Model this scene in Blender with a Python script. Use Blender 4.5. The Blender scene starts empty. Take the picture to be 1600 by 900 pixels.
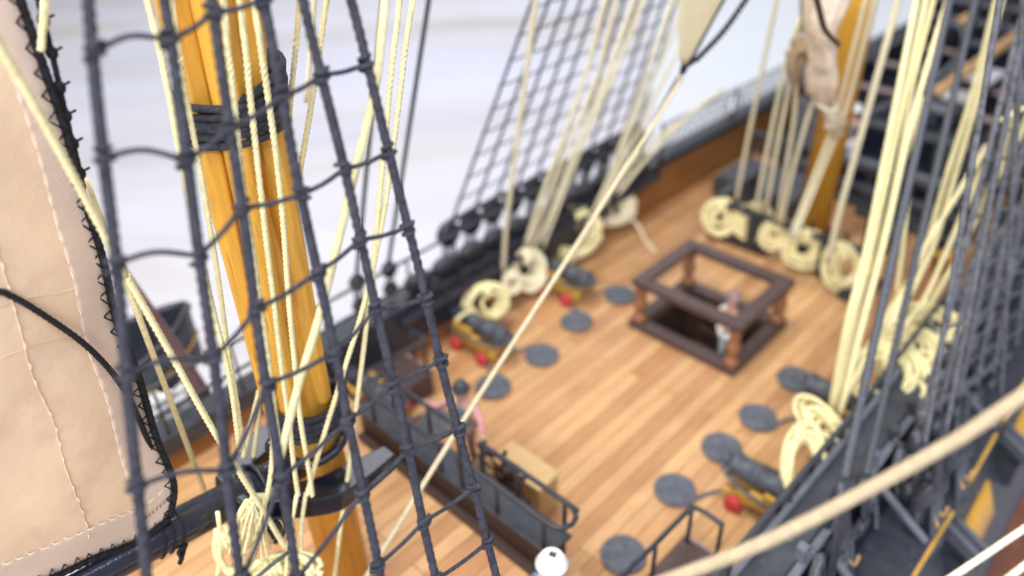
import bpy, bmesh, math, random
import numpy as np
from mathutils import Vector, Matrix

C = bpy.context.scene.collection
SC = bpy.context.scene
rnd = random.Random(7)
R = math.radians

# ------------------------------------------------------------------ camera
# units: 1 = one centimetre of the model; x runs forward, y to port, z up, quarterdeck at z = 0
F = 1230.0
H = 20.0
_dn = np.array([62., 1786., F]); _dn /= np.linalg.norm(_dn)
_Z = -_dn
_X = np.array([1415., -847., F]); _X = _X - _X.dot(_Z) * _Z; _X /= np.linalg.norm(_X)
_Y = np.cross(_Z, _X)
RW = np.array([_X, _Y, _Z])
CAM = np.array([0., 0., H])

def ray(px, py):
    return RW @ np.array([px - 800., py - 450., F])
def P(px, py, z=0.):
    d = ray(px, py); return Vector(CAM + d * ((z - H) / d[2]))
def PY(px, py, y=12.35):
    d = ray(px, py); return Vector(CAM + d * (y / d[1]))
def PD(px, py, dep):
    return Vector(CAM + ray(px, py) / F * dep)

cam_d = bpy.data.cameras.new('camera')
cam = bpy.data.objects.new('camera', cam_d); C.objects.link(cam)
right, down, fwd = RW[:, 0], RW[:, 1], RW[:, 2]
M = Matrix([[right[i], -down[i], -fwd[i], CAM[i]] for i in range(3)] + [[0, 0, 0, 1]])
cam.matrix_world = M
cam_d.sensor_width = 36.0
cam_d.lens = 36.0 * F / 1600.0
cam_d.clip_start = 0.1
cam_d.clip_end = 2000.0
cam_d.dof.use_dof = True
cam_d.dof.focus_distance = 13.6
cam_d.dof.aperture_fstop = 0.115
cam_d.dof.aperture_blades = 0
SC.camera = cam

# ------------------------------------------------------------------ light: a bright white room
W = bpy.data.worlds.new('World'); SC.world = W; W.use_nodes = True
bg = W.node_tree.nodes['Background']
bg.inputs[0].default_value = (0.93, 0.94, 1.0, 1)
bg.inputs[1].default_value = 0.40

def area(name, loc, target, sx, sy, power, col):
    l = bpy.data.lights.new(name, 'AREA'); l.shape = 'RECTANGLE'; l.size = sx; l.size_y = sy
    l.energy = power; l.color = col
    o = bpy.data.objects.new(name, l); C.objects.link(o)
    o.location = loc
    o.rotation_euler = (Vector(target) - Vector(loc)).to_track_quat('-Z', 'Y').to_euler()
    return o
area('window_light', (0, -32, 58), (4, 12, 6), 34, 7, 13000, (0.62, 0.66, 1.0))
area('ceiling_light', (6, 20, 62), (18, 11, 0), 32, 18, 29000, (1.0, 0.965, 0.91))
area('room_light', (-56, -26, 66), (18, 11, 4), 70, 18, 84000, (0.90, 0.92, 1.0))
area('far_light', (95, 95, 72), (75, 75, -14), 80, 50, 36000, (0.93, 0.95, 1.0))

SC.view_settings.view_transform = 'Standard'
SC.view_settings.look = 'None'
SC.view_settings.exposure = 0.28
SC.view_settings.gamma = 1.0

# ------------------------------------------------------------------ materials
def nd(nt, t, **kw):
    n = nt.nodes.new(t)
    for k, v in kw.items(): setattr(n, k, v)
    return n

def mat(name, col, rough=0.6, var=0.18, scale=6.0, bump=0.15, bscale=None, metal=0.0, spec=0.4, stretch=(1, 1, 1), wear=None, coat=0.0):
    m = bpy.data.materials.new(name); m.use_nodes = True
    nt = m.node_tree; b = nt.nodes['Principled BSDF']
    tc = nd(nt, 'ShaderNodeTexCoord'); mp = nd(nt, 'ShaderNodeMapping')
    mp.inputs['Scale'].default_value = stretch
    nt.links.new(tc.outputs['Object'], mp.inputs[0])
    n = nd(nt, 'ShaderNodeTexNoise'); n.inputs['Scale'].default_value = scale; n.inputs['Detail'].default_value = 5
    nt.links.new(mp.outputs[0], n.inputs['Vector'])
    r = nd(nt, 'ShaderNodeValToRGB')
    lo = tuple(max(0, c * (1 - var)) for c in col[:3]); hi = tuple(min(1, c * (1 + var)) for c in col[:3])
    r.color_ramp.elements[0].color = lo + (1,); r.color_ramp.elements[0].position = 0.3
    r.color_ramp.elements[1].color = hi + (1,); r.color_ramp.elements[1].position = 0.7
    nt.links.new(n.outputs[0], r.inputs[0])
    out = r.outputs[0]
    if wear:
        n3 = nd(nt, 'ShaderNodeTexNoise'); n3.inputs['Scale'].default_value = wear[1]; n3.inputs['Detail'].default_value = 8
        nt.links.new(mp.outputs[0], n3.inputs['Vector'])
        r3 = nd(nt, 'ShaderNodeValToRGB'); r3.color_ramp.elements[0].position = wear[2]; r3.color_ramp.elements[1].position = wear[2] + 0.06
        nt.links.new(n3.outputs[0], r3.inputs[0])
        mx = nd(nt, 'ShaderNodeMix', data_type='RGBA')
        nt.links.new(r3.outputs[0], mx.inputs['Factor']); nt.links.new(out, mx.inputs['A']); mx.inputs['B'].default_value = wear[0] + (1,)
        out = mx.outputs['Result']
    nt.links.new(out, b.inputs['Base Color'])
    b.inputs['Roughness'].default_value = rough; b.inputs['Metallic'].default_value = metal
    b.inputs['Specular IOR Level'].default_value = spec
    b.inputs['Coat Weight'].default_value = coat
    b.inputs['Coat Roughness'].default_value = 0.15
    if bump:
        n2 = nd(nt, 'ShaderNodeTexNoise'); n2.inputs['Scale'].default_value = bscale or scale * 4; n2.inputs['Detail'].default_value = 4
        nt.links.new(mp.outputs[0], n2.inputs['Vector'])
        bp = nd(nt, 'ShaderNodeBump'); bp.inputs['Strength'].default_value = bump; bp.inputs['Distance'].default_value = 0.05
        nt.links.new(n2.outputs[0], bp.inputs['Height']); nt.links.new(bp.outputs[0], b.inputs['Normal'])
    return m

def deck_mat(name, c1, c2, seam, row=0.62, length=8.5):
    m = bpy.data.materials.new(name); m.use_nodes = True
    nt = m.node_tree; b = nt.nodes['Principled BSDF']
    tc = nd(nt, 'ShaderNodeTexCoord')
    br = nd(nt, 'ShaderNodeTexBrick'); br.offset = 0.37; br.offset_frequency = 3; br.squash = 1
    br.inputs['Scale'].default_value = 1.0
    br.inputs['Brick Width'].default_value = length; br.inputs['Row Height'].default_value = row
    br.inputs['Mortar Size'].default_value = 0.022; br.inputs['Mortar Smooth'].default_value = 0.4
    br.inputs['Color1'].default_value = c1 + (1,); br.inputs['Color2'].default_value = c2 + (1,)
    br.inputs['Mortar'].default_value = seam + (1,)
    nt.links.new(tc.outputs['Object'], br.inputs['Vector'])
    mp = nd(nt, 'ShaderNodeMapping'); mp.inputs['Scale'].default_value = (0.5, 7.0, 3.0)
    nt.links.new(tc.outputs['Object'], mp.inputs[0])
    n = nd(nt, 'ShaderNodeTexNoise'); n.inputs['Scale'].default_value = 1.6; n.inputs['Detail'].default_value = 8; n.inputs['Distortion'].default_value = 0.6
    nt.links.new(mp.outputs[0], n.inputs['Vector'])
    rr = nd(nt, 'ShaderNodeMapRange'); rr.inputs['From Min'].default_value = 0.25; rr.inputs['From Max'].default_value = 0.75
    rr.inputs['To Min'].default_value = 0.80; rr.inputs['To Max'].default_value = 1.16
    nt.links.new(n.outputs[0], rr.inputs[0])
    n2 = nd(nt, 'ShaderNodeTexNoise'); n2.inputs['Scale'].default_value = 0.35; n2.inputs['Detail'].default_value = 3
    nt.links.new(tc.outputs['Object'], n2.inputs['Vector'])
    r2 = nd(nt, 'ShaderNodeMapRange'); r2.inputs['From Min'].default_value = 0.3; r2.inputs['From Max'].default_value = 0.7
    r2.inputs['To Min'].default_value = 0.88; r2.inputs['To Max'].default_value = 1.08
    nt.links.new(n2.outputs[0], r2.inputs[0])
    mu = nd(nt, 'ShaderNodeMath', operation='MULTIPLY'); nt.links.new(rr.outputs[0], mu.inputs[0]); nt.links.new(r2.outputs[0], mu.inputs[1])
    vm = nd(nt, 'ShaderNodeVectorMath', operation='SCALE')
    nt.links.new(br.outputs['Color'], vm.inputs[0]); nt.links.new(mu.outputs[0], vm.inputs['Scale'])
    nt.links.new(vm.outputs[0], b.inputs['Base Color'])
    b.inputs['Roughness'].default_value = 0.42; b.inputs['Specular IOR Level'].default_value = 0.4
    bp = nd(nt, 'ShaderNodeBump'); bp.inputs['Strength'].default_value = 0.3; bp.inputs['Distance'].default_value = 0.03; bp.invert = True
    nt.links.new(br.outputs['Fac'], bp.inputs['Height']); nt.links.new(bp.outputs[0], b.inputs['Normal'])
    return m

def sail_mat(name, col, twill=0.5, trans=0.3, crease=0.3):
    m = bpy.data.materials.new(name); m.use_nodes = True
    nt = m.node_tree; b = nt.nodes['Principled BSDF']; out = nt.nodes['Material Output']
    tc = nd(nt, 'ShaderNodeTexCoord')
    mp = nd(nt, 'ShaderNodeMapping'); mp.inputs['Rotation'].default_value = (0, R(24), 0)
    nt.links.new(tc.outputs['Object'], mp.inputs[0])
    w = nd(nt, 'ShaderNodeTexWave', wave_type='BANDS', bands_direction='Z'); w.inputs['Scale'].default_value = 5.2
    w.inputs['Distortion'].default_value = 0.8; w.inputs['Detail'].default_value = 2; w.inputs['Detail Scale'].default_value = 0.4
    nt.links.new(mp.outputs[0], w.inputs['Vector'])
    n = nd(nt, 'ShaderNodeTexNoise'); n.inputs['Scale'].default_value = 0.55; n.inputs['Detail'].default_value = 6
    nt.links.new(tc.outputs['Object'], n.inputs['Vector'])
    nf = nd(nt, 'ShaderNodeTexNoise'); nf.inputs['Scale'].default_value = 22; nf.inputs['Detail'].default_value = 3
    nt.links.new(tc.outputs['Object'], nf.inputs['Vector'])
    r = nd(nt, 'ShaderNodeValToRGB')
    r.color_ramp.elements[0].color = tuple(c * 0.86 for c in col) + (1,); r.color_ramp.elements[0].position = 0.3
    r.color_ramp.elements[1].color = tuple(min(1, c * 1.08) for c in col) + (1,); r.color_ramp.elements[1].position = 0.7
    nt.links.new(n.outputs[0], r.inputs[0])
    rw = nd(nt, 'ShaderNodeMapRange'); rw.inputs['To Min'].default_value = 1 - 0.22 * twill; rw.inputs['To Max'].default_value = 1.0
    nt.links.new(w.outputs['Fac'], rw.inputs[0])
    vm = nd(nt, 'ShaderNodeVectorMath', operation='SCALE'); nt.links.new(r.outputs[0], vm.inputs[0]); nt.links.new(rw.outputs[0], vm.inputs['Scale'])
    ns_ = nd(nt, 'ShaderNodeTexNoise'); ns_.inputs['Scale'].default_value = 0.8; ns_.inputs['Detail'].default_value = 9; ns_.inputs['Roughness'].default_value = 0.62
    nt.links.new(tc.outputs['Object'], ns_.inputs['Vector'])
    rs_ = nd(nt, 'ShaderNodeMapRange'); rs_.inputs['From Min'].default_value = 0.55; rs_.inputs['From Max'].default_value = 0.78; rs_.inputs['To Max'].default_value = 0.42
    nt.links.new(ns_.outputs[0], rs_.inputs[0])
    ms_ = nd(nt, 'ShaderNodeMix', data_type='RGBA'); nt.links.new(rs_.outputs[0], ms_.inputs['Factor']); nt.links.new(vm.outputs[0], ms_.inputs['A']); ms_.inputs['B'].default_value = (col[0] * .62, col[1] * .50, col[2] * .42, 1)
    vm = ms_; vm_out = ms_.outputs['Result']
    nt.links.new(vm_out, b.inputs['Base Color']); b.inputs['Roughness'].default_value = 0.75; b.inputs['Specular IOR Level'].default_value = 0.25
    add = nd(nt, 'ShaderNodeMath', operation='MULTIPLY_ADD'); add.inputs[1].default_value = 0.35
    nt.links.new(nf.outputs[0], add.inputs[0]); nt.links.new(w.outputs['Fac'], add.inputs[2])
    bp = nd(nt, 'ShaderNodeBump'); bp.inputs['Strength'].default_value = 0.35 * twill; bp.inputs['Distance'].default_value = 0.02
    nt.links.new(add.outputs[0], bp.inputs['Height'])
    b2 = nd(nt, 'ShaderNodeBump'); b2.inputs['Strength'].default_value = crease; b2.inputs['Distance'].default_value = 0.6
    nt.links.new(n.outputs[0], b2.inputs['Height']); nt.links.new(bp.outputs[0], b2.inputs['Normal'])
    nt.links.new(b2.outputs[0], b.inputs['Normal'])
    t = nd(nt, 'ShaderNodeBsdfTranslucent'); nt.links.new(vm_out, t.inputs[0])
    mx = nd(nt, 'ShaderNodeMixShader'); mx.inputs[0].default_value = trans
    nt.links.new(b.outputs[0], mx.inputs[1]); nt.links.new(t.outputs[0], mx.inputs[2]); nt.links.new(mx.outputs[0], out.inputs[0])
    return m

M_DECK = deck_mat('deck_planks', (0.44, 0.215, 0.090), (0.64, 0.385, 0.175), (0.27, 0.12, 0.045), .52, 12.0)
M_CREAM = mat('cream_rope', (0.86, 0.77, 0.41), 0.8, 0.12, 9, 0.25, 60)
M_PALE = mat('pale_rope', (0.84, 0.77, 0.52), 0.8, 0.1, 9, 0.25, 60)
M_TAR = mat('tarred_rope', (0.046, 0.046, 0.060), 0.7, 0.5, 9, 0.8, 60, spec=0.45)
M_GREYROPE = mat('grey_blue_rope', (0.088, 0.094, 0.106), 0.65, 0.25, 10, 0.5, 60)
M_NET = mat('grey_net_cord', (0.30, 0.31, 0.34), 0.7, 0.2, 8, 0.2, 30)
M_BLACKTHREAD = mat('black_thread', (0.012, 0.012, 0.014), 0.7, 0.3, 30, 0.4, 90, spec=0.3)
M_YEL = mat('ochre_paint', (0.76, 0.40, 0.05), 0.45, 0.16, 2.2, 0.2, 14, spec=0.4, stretch=(4, 4, 0.35), wear=((0.55, 0.27, 0.045), 3.0, 0.62))
M_YEL2 = mat('ochre_wood', (0.52, 0.30, 0.055), 0.5, 0.2, 3, 0.2, 14)
M_BLACK = mat('black_paint', (0.030, 0.033, 0.043), 0.40, 0.25, 3, 0.15, 18, spec=0.5, wear=((0.10, 0.10, 0.11), 5.0, 0.66))
M_NAVY = mat('navy_black_paint', (0.010, 0.012, 0.022), 0.5, 0.3, 3, 0.15, 18, spec=0.25)
M_TANROPE = mat('buff_rope', (0.62, 0.53, 0.33), 0.8, 0.12, 9, 0.25, 60)
M_THICK = mat('tan_thick_rope', (0.44, 0.35, 0.21), 0.8, 0.12, 9, 0.25, 60)
M_GLOSS = mat('glossy_black_paint', (0.012, 0.013, 0.022), 0.17, 0.3, 2.5, 0.12, 9, spec=0.7)
M_GREY = mat('dark_grey_paint', (0.048, 0.052, 0.060), 0.5, 0.22, 2, 0.15, 14, wear=((0.17, 0.17, 0.18), 4.0, 0.68))
M_MIDGREY = mat('mid_grey_paint', (0.13, 0.14, 0.16), 0.55, 0.2, 2, 0.15, 14)
M_DARKWOOD = mat('dark_brown_wood', (0.045, 0.024, 0.018), 0.5, 0.3, 4, 0.2, 20, stretch=(1, 6, 6))
M_HATCH = mat('mauve_brown_paint', (0.078, 0.048, 0.044), 0.45, 0.25, 4, 0.15, 18)
M_TURNED = mat('turned_reddish_wood', (0.30, 0.13, 0.06), 0.45, 0.2, 5, 0.15, 18)
M_BROWN = mat('varnished_brown_planks', (0.27, 0.118, 0.037), 0.42, 0.25, 1.2, 0.2, 10, stretch=(0.4, 3, 5))
M_RED = mat('red_paint', (0.52, 0.04, 0.05), 0.55, 0.15, 4, 0.1, 20)
M_NETROPE = mat('worn_grey_rope', (0.125, 0.128, 0.138), 0.75, 0.4, 5, 0.6, 40)
M_CHEESE = mat('grey_coiled_rope', (0.115, 0.125, 0.145), 0.7, 0.25, 5, 0.4, 40)
M_GUN = mat('gun_iron', (0.075, 0.083, 0.095), 0.45, 0.25, 5, 0.2, 25, wear=((0.13, 0.13, 0.14), 6.0, 0.68))
M_TAN = mat('tan_spar_wood', (0.50, 0.30, 0.13), 0.55, 0.2, 3, 0.15, 14)
M_PINK = mat('pinkish_thwart_wood', (0.27, 0.185, 0.175), 0.6, 0.2, 3, 0.15, 14)
M_BOXWOOD = mat('pale_box_wood', (0.54, 0.36, 0.16), 0.5, 0.12, 2, 0.15, 14, stretch=(1, 5, 1))
M_MAUVE = mat('mauve_brown_spar', (0.20, 0.115, 0.12), 0.5, 0.2, 3, 0.15, 14)
M_COPPER = mat('reddish_brown_hull', (0.17, 0.055, 0.025), 0.5, 0.3, 1.5, 0.2, 10)
M_LOWERDECK = mat('dark_brown_lower_deck', (0.10, 0.05, 0.025), 0.6, 0.3, 2, 0.1, 10)  # even dark brown for the deck below the waist
M_SAIL = sail_mat('tan_canvas', (0.97, 0.765, 0.54), 0.16, 0.36, 0.18)
M_HEM = sail_mat('tan_canvas_double', (0.93, 0.765, 0.60), 0.3, 0.33, 0.1)  # greyer tint: less warm light through doubled cloth, put into the colour
M_SAIL2 = sail_mat('cream_canvas', (1.0, 0.89, 0.67), 0.2, 0.62, 0.2)
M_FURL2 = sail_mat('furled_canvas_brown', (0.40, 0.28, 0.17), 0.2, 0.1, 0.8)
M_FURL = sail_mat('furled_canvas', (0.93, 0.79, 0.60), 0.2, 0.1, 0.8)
M_WHITE = mat('white_paint', (0.85, 0.85, 0.83), 0.5, 0.06, 4, 0.1, 20)
M_BLUE = mat('blue_coat_paint', (0.10, 0.22, 0.34), 0.55, 0.2, 5, 0.15, 20)
M_COATGREY = mat('grey_coat_paint', (0.20, 0.23, 0.26), 0.55, 0.2, 5, 0.15, 20)
M_PINKCOAT = mat('pink_shirt_paint', (0.66, 0.30, 0.31), 0.55, 0.15, 5, 0.15, 20)
M_MAROON = mat('brownish_coat_paint', (0.30, 0.17, 0.15), 0.55, 0.2, 5, 0.15, 20)
M_SKIN = mat('painted_skin', (0.72, 0.42, 0.30), 0.5, 0.1, 5, 0.1, 20)
M_HATG = mat('dark_hat_paint', (0.05, 0.055, 0.065), 0.5, 0.2, 5, 0.1, 20)
M_STITCH = mat('stitch_thread', (0.84, 0.70, 0.52), 0.8, 0.1, 20, 0.2, 60)

def cloth_mat():      # cloth colour in soft broad lavender and beige bands
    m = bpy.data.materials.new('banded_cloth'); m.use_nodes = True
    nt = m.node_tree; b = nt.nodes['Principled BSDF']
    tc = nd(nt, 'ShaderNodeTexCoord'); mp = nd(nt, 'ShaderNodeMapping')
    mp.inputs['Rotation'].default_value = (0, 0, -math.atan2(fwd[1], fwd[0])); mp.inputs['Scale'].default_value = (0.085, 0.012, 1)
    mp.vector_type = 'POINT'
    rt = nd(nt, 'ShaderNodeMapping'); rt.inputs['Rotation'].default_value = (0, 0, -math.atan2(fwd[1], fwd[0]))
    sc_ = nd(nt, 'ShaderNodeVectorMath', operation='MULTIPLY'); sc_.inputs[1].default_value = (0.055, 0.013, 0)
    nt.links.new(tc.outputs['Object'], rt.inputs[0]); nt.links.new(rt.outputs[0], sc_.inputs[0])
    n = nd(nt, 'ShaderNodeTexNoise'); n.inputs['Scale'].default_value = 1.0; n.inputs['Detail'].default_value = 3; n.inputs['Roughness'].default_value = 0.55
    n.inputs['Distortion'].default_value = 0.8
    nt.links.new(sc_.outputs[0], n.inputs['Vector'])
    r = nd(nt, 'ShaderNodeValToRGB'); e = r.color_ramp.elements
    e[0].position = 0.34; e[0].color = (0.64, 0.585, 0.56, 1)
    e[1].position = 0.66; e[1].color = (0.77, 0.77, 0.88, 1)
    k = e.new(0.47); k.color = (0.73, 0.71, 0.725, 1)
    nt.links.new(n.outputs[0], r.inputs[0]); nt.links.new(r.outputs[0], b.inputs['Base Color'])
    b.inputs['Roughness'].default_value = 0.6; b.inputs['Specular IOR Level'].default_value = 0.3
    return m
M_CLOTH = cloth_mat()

# ------------------------------------------------------------------ mesh helpers
def catmull(pts, step):
    pts = [Vector(p) for p in pts]
    if len(pts) == 2:
        n = max(1, int((pts[1] - pts[0]).length / step))
        return [pts[0].lerp(pts[1], i / n) for i in range(n + 1)]
    out = []
    for i in range(len(pts) - 1):
        p0 = pts[i - 1] if i else pts[0] * 2 - pts[1]
        p1, p2 = pts[i], pts[i + 1]
        p3 = pts[i + 2] if i + 2 < len(pts) else p2 * 2 - p1
        n = max(1, int((p2 - p1).length / step))
        for k in range(n):
            t = k / n
            out.append(0.5 * ((2 * p1) + (p2 - p0) * t + (2 * p0 - 5 * p1 + 4 * p2 - p3) * t * t + (3 * p1 - p0 - 3 * p2 + p3) * t ** 3))
    out.append(pts[-1])
    return out

class MB:
    def __init__(s): s.v = []; s.f = []; s.sm = []
    def add(s, vs, fs, smooth=True):
        o = len(s.v); s.v += [Vector(v) for v in vs]
        for f in fs: s.f.append(tuple(i + o for i in f)); s.sm.append(smooth)
        return s
    def sweep(s, pts, r, n=8, lay=None, closed=False, amp=0.2, flat=1.0):
        """tube along pts; lay = pitch of the three-strand twist (None = round)"""
        pts = [Vector(p) for p in pts]; m = len(pts)
        if m < 2: return s
        tang = []
        for i in range(m):
            if closed: t = pts[(i + 1) % m] - pts[i - 1]
            else: t = pts[min(i + 1, m - 1)] - pts[max(i - 1, 0)]
            tang.append(t.normalized() if t.length > 1e-9 else Vector((0, 0, 1)))
        u = tang[0].orthogonal().normalized(); vs = []; L = 0.0
        for i in range(m):
            t = tang[i]; u = (u - t * u.dot(t))
            u = u.normalized() if u.length > 1e-6 else t.orthogonal().normalized()
            w = t.cross(u)
            if i: L += (pts[i] - pts[i - 1]).length
            rr = r(i / (m - 1)) if callable(r) else r
            for k in range(n):
                a = 2 * math.pi * k / n; q = rr
                if lay: q = rr * (1 - amp + amp * abs(math.cos(1.5 * (a - 2 * math.pi * L / lay))) * 1.35)
                vs.append(pts[i] + u * (math.cos(a) * q) + w * (math.sin(a) * q * flat))
        fs = []
        rng = m if closed else m - 1
        for i in range(rng):
            j = (i + 1) % m
            for k in range(n):
                k2 = (k + 1) % n
                fs.append((i * n + k, i * n + k2, j * n + k2, j * n + k))
        if not closed:
            fs.append(tuple(range(n - 1, -1, -1))); fs.append(tuple((m - 1) * n + k for k in range(n)))
        return s.add(vs, fs)
    def box(s, lo, hi, mx=None):
        x0, y0, z0 = lo; x1, y1, z1 = hi
        vs = [Vector(c) for c in ((x0, y0, z0), (x1, y0, z0), (x1, y1, z0), (x0, y1, z0), (x0, y0, z1), (x1, y0, z1), (x1, y1, z1), (x0, y1, z1))]
        if mx: vs = [mx @ v for v in vs]
        return s.add(vs, [(0, 3, 2, 1), (4, 5, 6, 7), (0, 1, 5, 4), (1, 2, 6, 5), (2, 3, 7, 6), (3, 0, 4, 7)], False)
    def beam(s, a, b, w, h, up=(0, 0, 1)):
        a, b = Vector(a), Vector(b); t = (b - a).normalized(); u = Vector(up); u = (u - t * u.dot(t)).normalized(); q = u.cross(t)
        c = [a + q * (w / 2 * i) + u * (h / 2 * j) for i, j in ((-1, -1), (1, -1), (1, 1), (-1, 1))]
        c += [p + (b - a) for p in c]
        return s.add(c, [(0, 3, 2, 1), (4, 5, 6, 7), (0, 1, 5, 4), (1, 2, 6, 5), (2, 3, 7, 6), (3, 0, 4, 7)], False)
    def lathe(s, prof, o=(0, 0, 0), axis=(0, 0, 1), n=20):
        o = Vector(o); ax = Vector(axis).normalized(); u = ax.orthogonal().normalized(); w = ax.cross(u)
        vs = []
        for r, h in prof:
            for k in range(n):
                a = 2 * math.pi * k / n; vs.append(o + ax * h + (u * math.cos(a) + w * math.sin(a)) * max(r, 1e-4))
        fs = []
        for i in range(len(prof) - 1):
            for k in range(n):
                k2 = (k + 1) % n; fs.append((i * n + k, i * n + k2, (i + 1) * n + k2, (i + 1) * n + k))
        fs.append(tuple(range(n - 1, -1, -1))); fs.append(tuple((len(prof) - 1) * n + k for k in range(n)))
        return s.add(vs, fs)
    def prism(s, poly, d):
        n = len(poly); d = Vector(d); vs = [Vector(p) for p in poly] + [Vector(p) + d for p in poly]
        fs = [tuple(range(n - 1, -1, -1)), tuple(range(n, 2 * n))] + [(i, (i + 1) % n, n + (i + 1) % n, n + i) for i in range(n)]
        return s.add(vs, fs, False)
    def grid(s, rows, smooth=True, thick=None):
        m, n = len(rows), len(rows[0]); vs = [p for r in rows for p in r]
        fs = [(i * n + j, i * n + j + 1, (i + 1) * n + j + 1, (i + 1) * n + j) for i in range(m - 1) for j in range(n - 1)]
        return s.add(vs, fs, smooth)
    def ball(s, c, r, n=12, sc=(1, 1, 1)):
        c = Vector(c); prof = []
        vs = []; m = max(6, n // 2 + 2)
        for i in range(m + 1):
            t = math.pi * i / m
            for k in range(n):
                a = 2 * math.pi * k / n
                vs.append(c + Vector((math.sin(t) * math.cos(a) * r * sc[0], math.sin(t) * math.sin(a) * r * sc[1], -math.cos(t) * r * sc[2])))
        fs = [(i * n + k, i * n + (k + 1) % n, (i + 1) * n + (k + 1) % n, (i + 1) * n + k) for i in range(m) for k in range(n)]
        return s.add(vs, fs)
    def build(s, name, material, parent=None, origin=None, bevel=0, solid=0):
        if parent is not None: org = root_loc(parent)
        else: org = Vector(origin) if origin is not None else Vector(s.v[0])
        me = bpy.data.meshes.new(name)
        me.from_pydata([v - org for v in s.v], [], s.f)
        me.polygons.foreach_set('use_smooth', s.sm)
        me.materials.append(material)
        bm = bmesh.new(); bm.from_mesh(me); bmesh.ops.recalc_face_normals(bm, faces=bm.faces); bm.to_mesh(me); bm.free()
        me.update()
        o = bpy.data.objects.new(name, me); C.objects.link(o)
        if parent is not None: o.parent = parent
        else: o.location = org
        if solid:
            d = o.modifiers.new('thick', 'SOLIDIFY'); d.thickness = solid; d.offset = 0
        if bevel:
            d = o.modifiers.new('bev', 'BEVEL'); d.width = bevel; d.segments = 2; d.limit_method = 'ANGLE'; d.angle_limit = R(40)
        return o

def root_loc(o):
    p = Vector((0, 0, 0))
    while o is not None: p = p + Vector(o.location); o = o.parent
    return p

def tag(o, label=None, cat=None, group=None, kind=None):
    if label: o['label'] = label
    if cat: o['category'] = cat
    if group: o['group'] = group
    if kind: o['kind'] = kind
    return o

def thing(name, label, cat, loc=(0, 0, 0), group=None, rz=0.0):
    o = bpy.data.objects.new(name, None); C.objects.link(o); o.location = loc; o.rotation_euler = (0, 0, rz)
    o.empty_display_size = 0.3
    return tag(o, label, cat, group)

def copy_thing(src, loc, rz, label, skip=()):
    r = src.copy(); C.objects.link(r); r.location = loc; r.rotation_euler = (0, 0, rz); r['label'] = label
    for ch in list(src.children):
        c = ch.copy(); C.objects.link(c); c.parent = r
        for g in list(ch.children):
            d = g.copy(); C.objects.link(d); d.parent = c
    return r

def rope(label, pts, r, m, group=None, lay=False, name='rope', n=None, amp=0.42, cat='rope', sag=0.0, wob=0.0):
    pts = [Vector(p) for p in pts]
    if sag and len(pts) == 2:
        mid = pts[0].lerp(pts[1], 0.5); mid.z -= sag; pts = [pts[0], mid, pts[1]]
    def above(p):
        c = RW.T @ (np.array(p) - CAM); return c[2] > .1 and 450 + F * c[1] / c[2] < -20 and p.z > 8
    for end, nxt in ((0, 1), (-1, -2)):       # lines that leave the picture at the top run on up to their blocks aloft
        if above(pts[end]):
            d_ = (pts[end] - pts[nxt]).normalized(); e_ = pts[end] + d_ * 9
            pts = [e_] + pts if end == 0 else pts + [e_]
    step = r * (0.9 if lay else 5)
    q = catmull(pts, step)
    if wob:
        ph = rnd.random() * 9
        q = [p + Vector((math.sin(i * .11 + ph), math.cos(i * .083 + ph), math.sin(i * .061 + 2 * ph))) * wob for i, p in enumerate(q)]
    o = MB().sweep(q, r, n or (15 if lay else 8), lay=r * 6.2 if lay else None, amp=amp).build(name, m)
    return tag(o, label, cat, group)

def pxy(pts, ya, yb):
    n = len(pts); L = [0.0]
    for i in range(1, n): L.append(L[-1] + math.hypot(pts[i][0] - pts[i - 1][0], pts[i][1] - pts[i - 1][1]))
    return [PY(p[0], p[1], ya + (yb - ya) * L[i] / L[-1]) for i, p in enumerate(pts)]

# ------------------------------------------------------------------ the surface the model stands on
hd = Vector((fwd[0], fwd[1], 0)).normalized(); sd = Vector((-hd.y, hd.x, 0))
rows = []
for i in range(150):
    s = -60 + i * 2.2; row = []
    for j in range(60):
        t = -190 + j * 6.4
        ph = s + 0.05 * t + 3 * math.sin(t * .021)
        z = -14.0 + 0.6 * math.sin(ph * .19 + .02 * t) + 0.45 * math.sin(ph * .33 + 1.0 + .9 * math.sin(t * .03)) * math.sin(t * .017 + s * .01 + 1) + 0.2 * math.sin(ph * .73 + t * .05)
        p = hd * s + sd * t; row.append(Vector((p.x, p.y, z)))
    rows.append(row)
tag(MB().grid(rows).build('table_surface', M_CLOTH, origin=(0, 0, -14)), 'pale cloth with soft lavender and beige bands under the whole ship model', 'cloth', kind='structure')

sp = [P(1035, 330, -12.6), P(1010, 60, -12.6), P(1075, -150, -12.6), P(1500, -120, -12.6), P(1480, 330, -12.6)]
sh_ = MB().prism([p for p in sp], (0, 0, .12)).build('white_sheet', mat('white_card', (0.86, 0.90, 0.94), 0.5, 0.02, 0.1, 0.0), bevel=.04)
tag(sh_, 'bluish white sheet lying beyond the far bulwark, behind the cream staysail', 'sheet')

# ------------------------------------------------------------------ hull and decks
CL = 12.35
def hw(x):
    xs = [-14, -4, 4, 10, 20, 30, 36, 45, 60, 80]; ys = [6.3, 7.0, 7.45, 7.6, 7.65, 7.45, 7.2, 7.0, 6.4, 4.5]
    return float(np.interp(x, xs, ys))
def side(x, s, off=0.0): return CL + s * (hw(x) + off)
XS = [-14, -8, -3, 2, 6, 10, 14, 18, 22, 26, 30, 34, 38, 44, 50, 58, 70, 80]
POOP = 1.6
XB = 10.45          # break of the poop

def strip(mb, xs, s, prof, smooth=False):
    """closed cross-section prof [(offset from deck edge, z)] swept along the ship's side"""
    rows = [[Vector((x, side(x, s, o), z)) for o, z in prof + prof[:1]] for x in xs]
    return mb.grid(rows, smooth)

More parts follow.
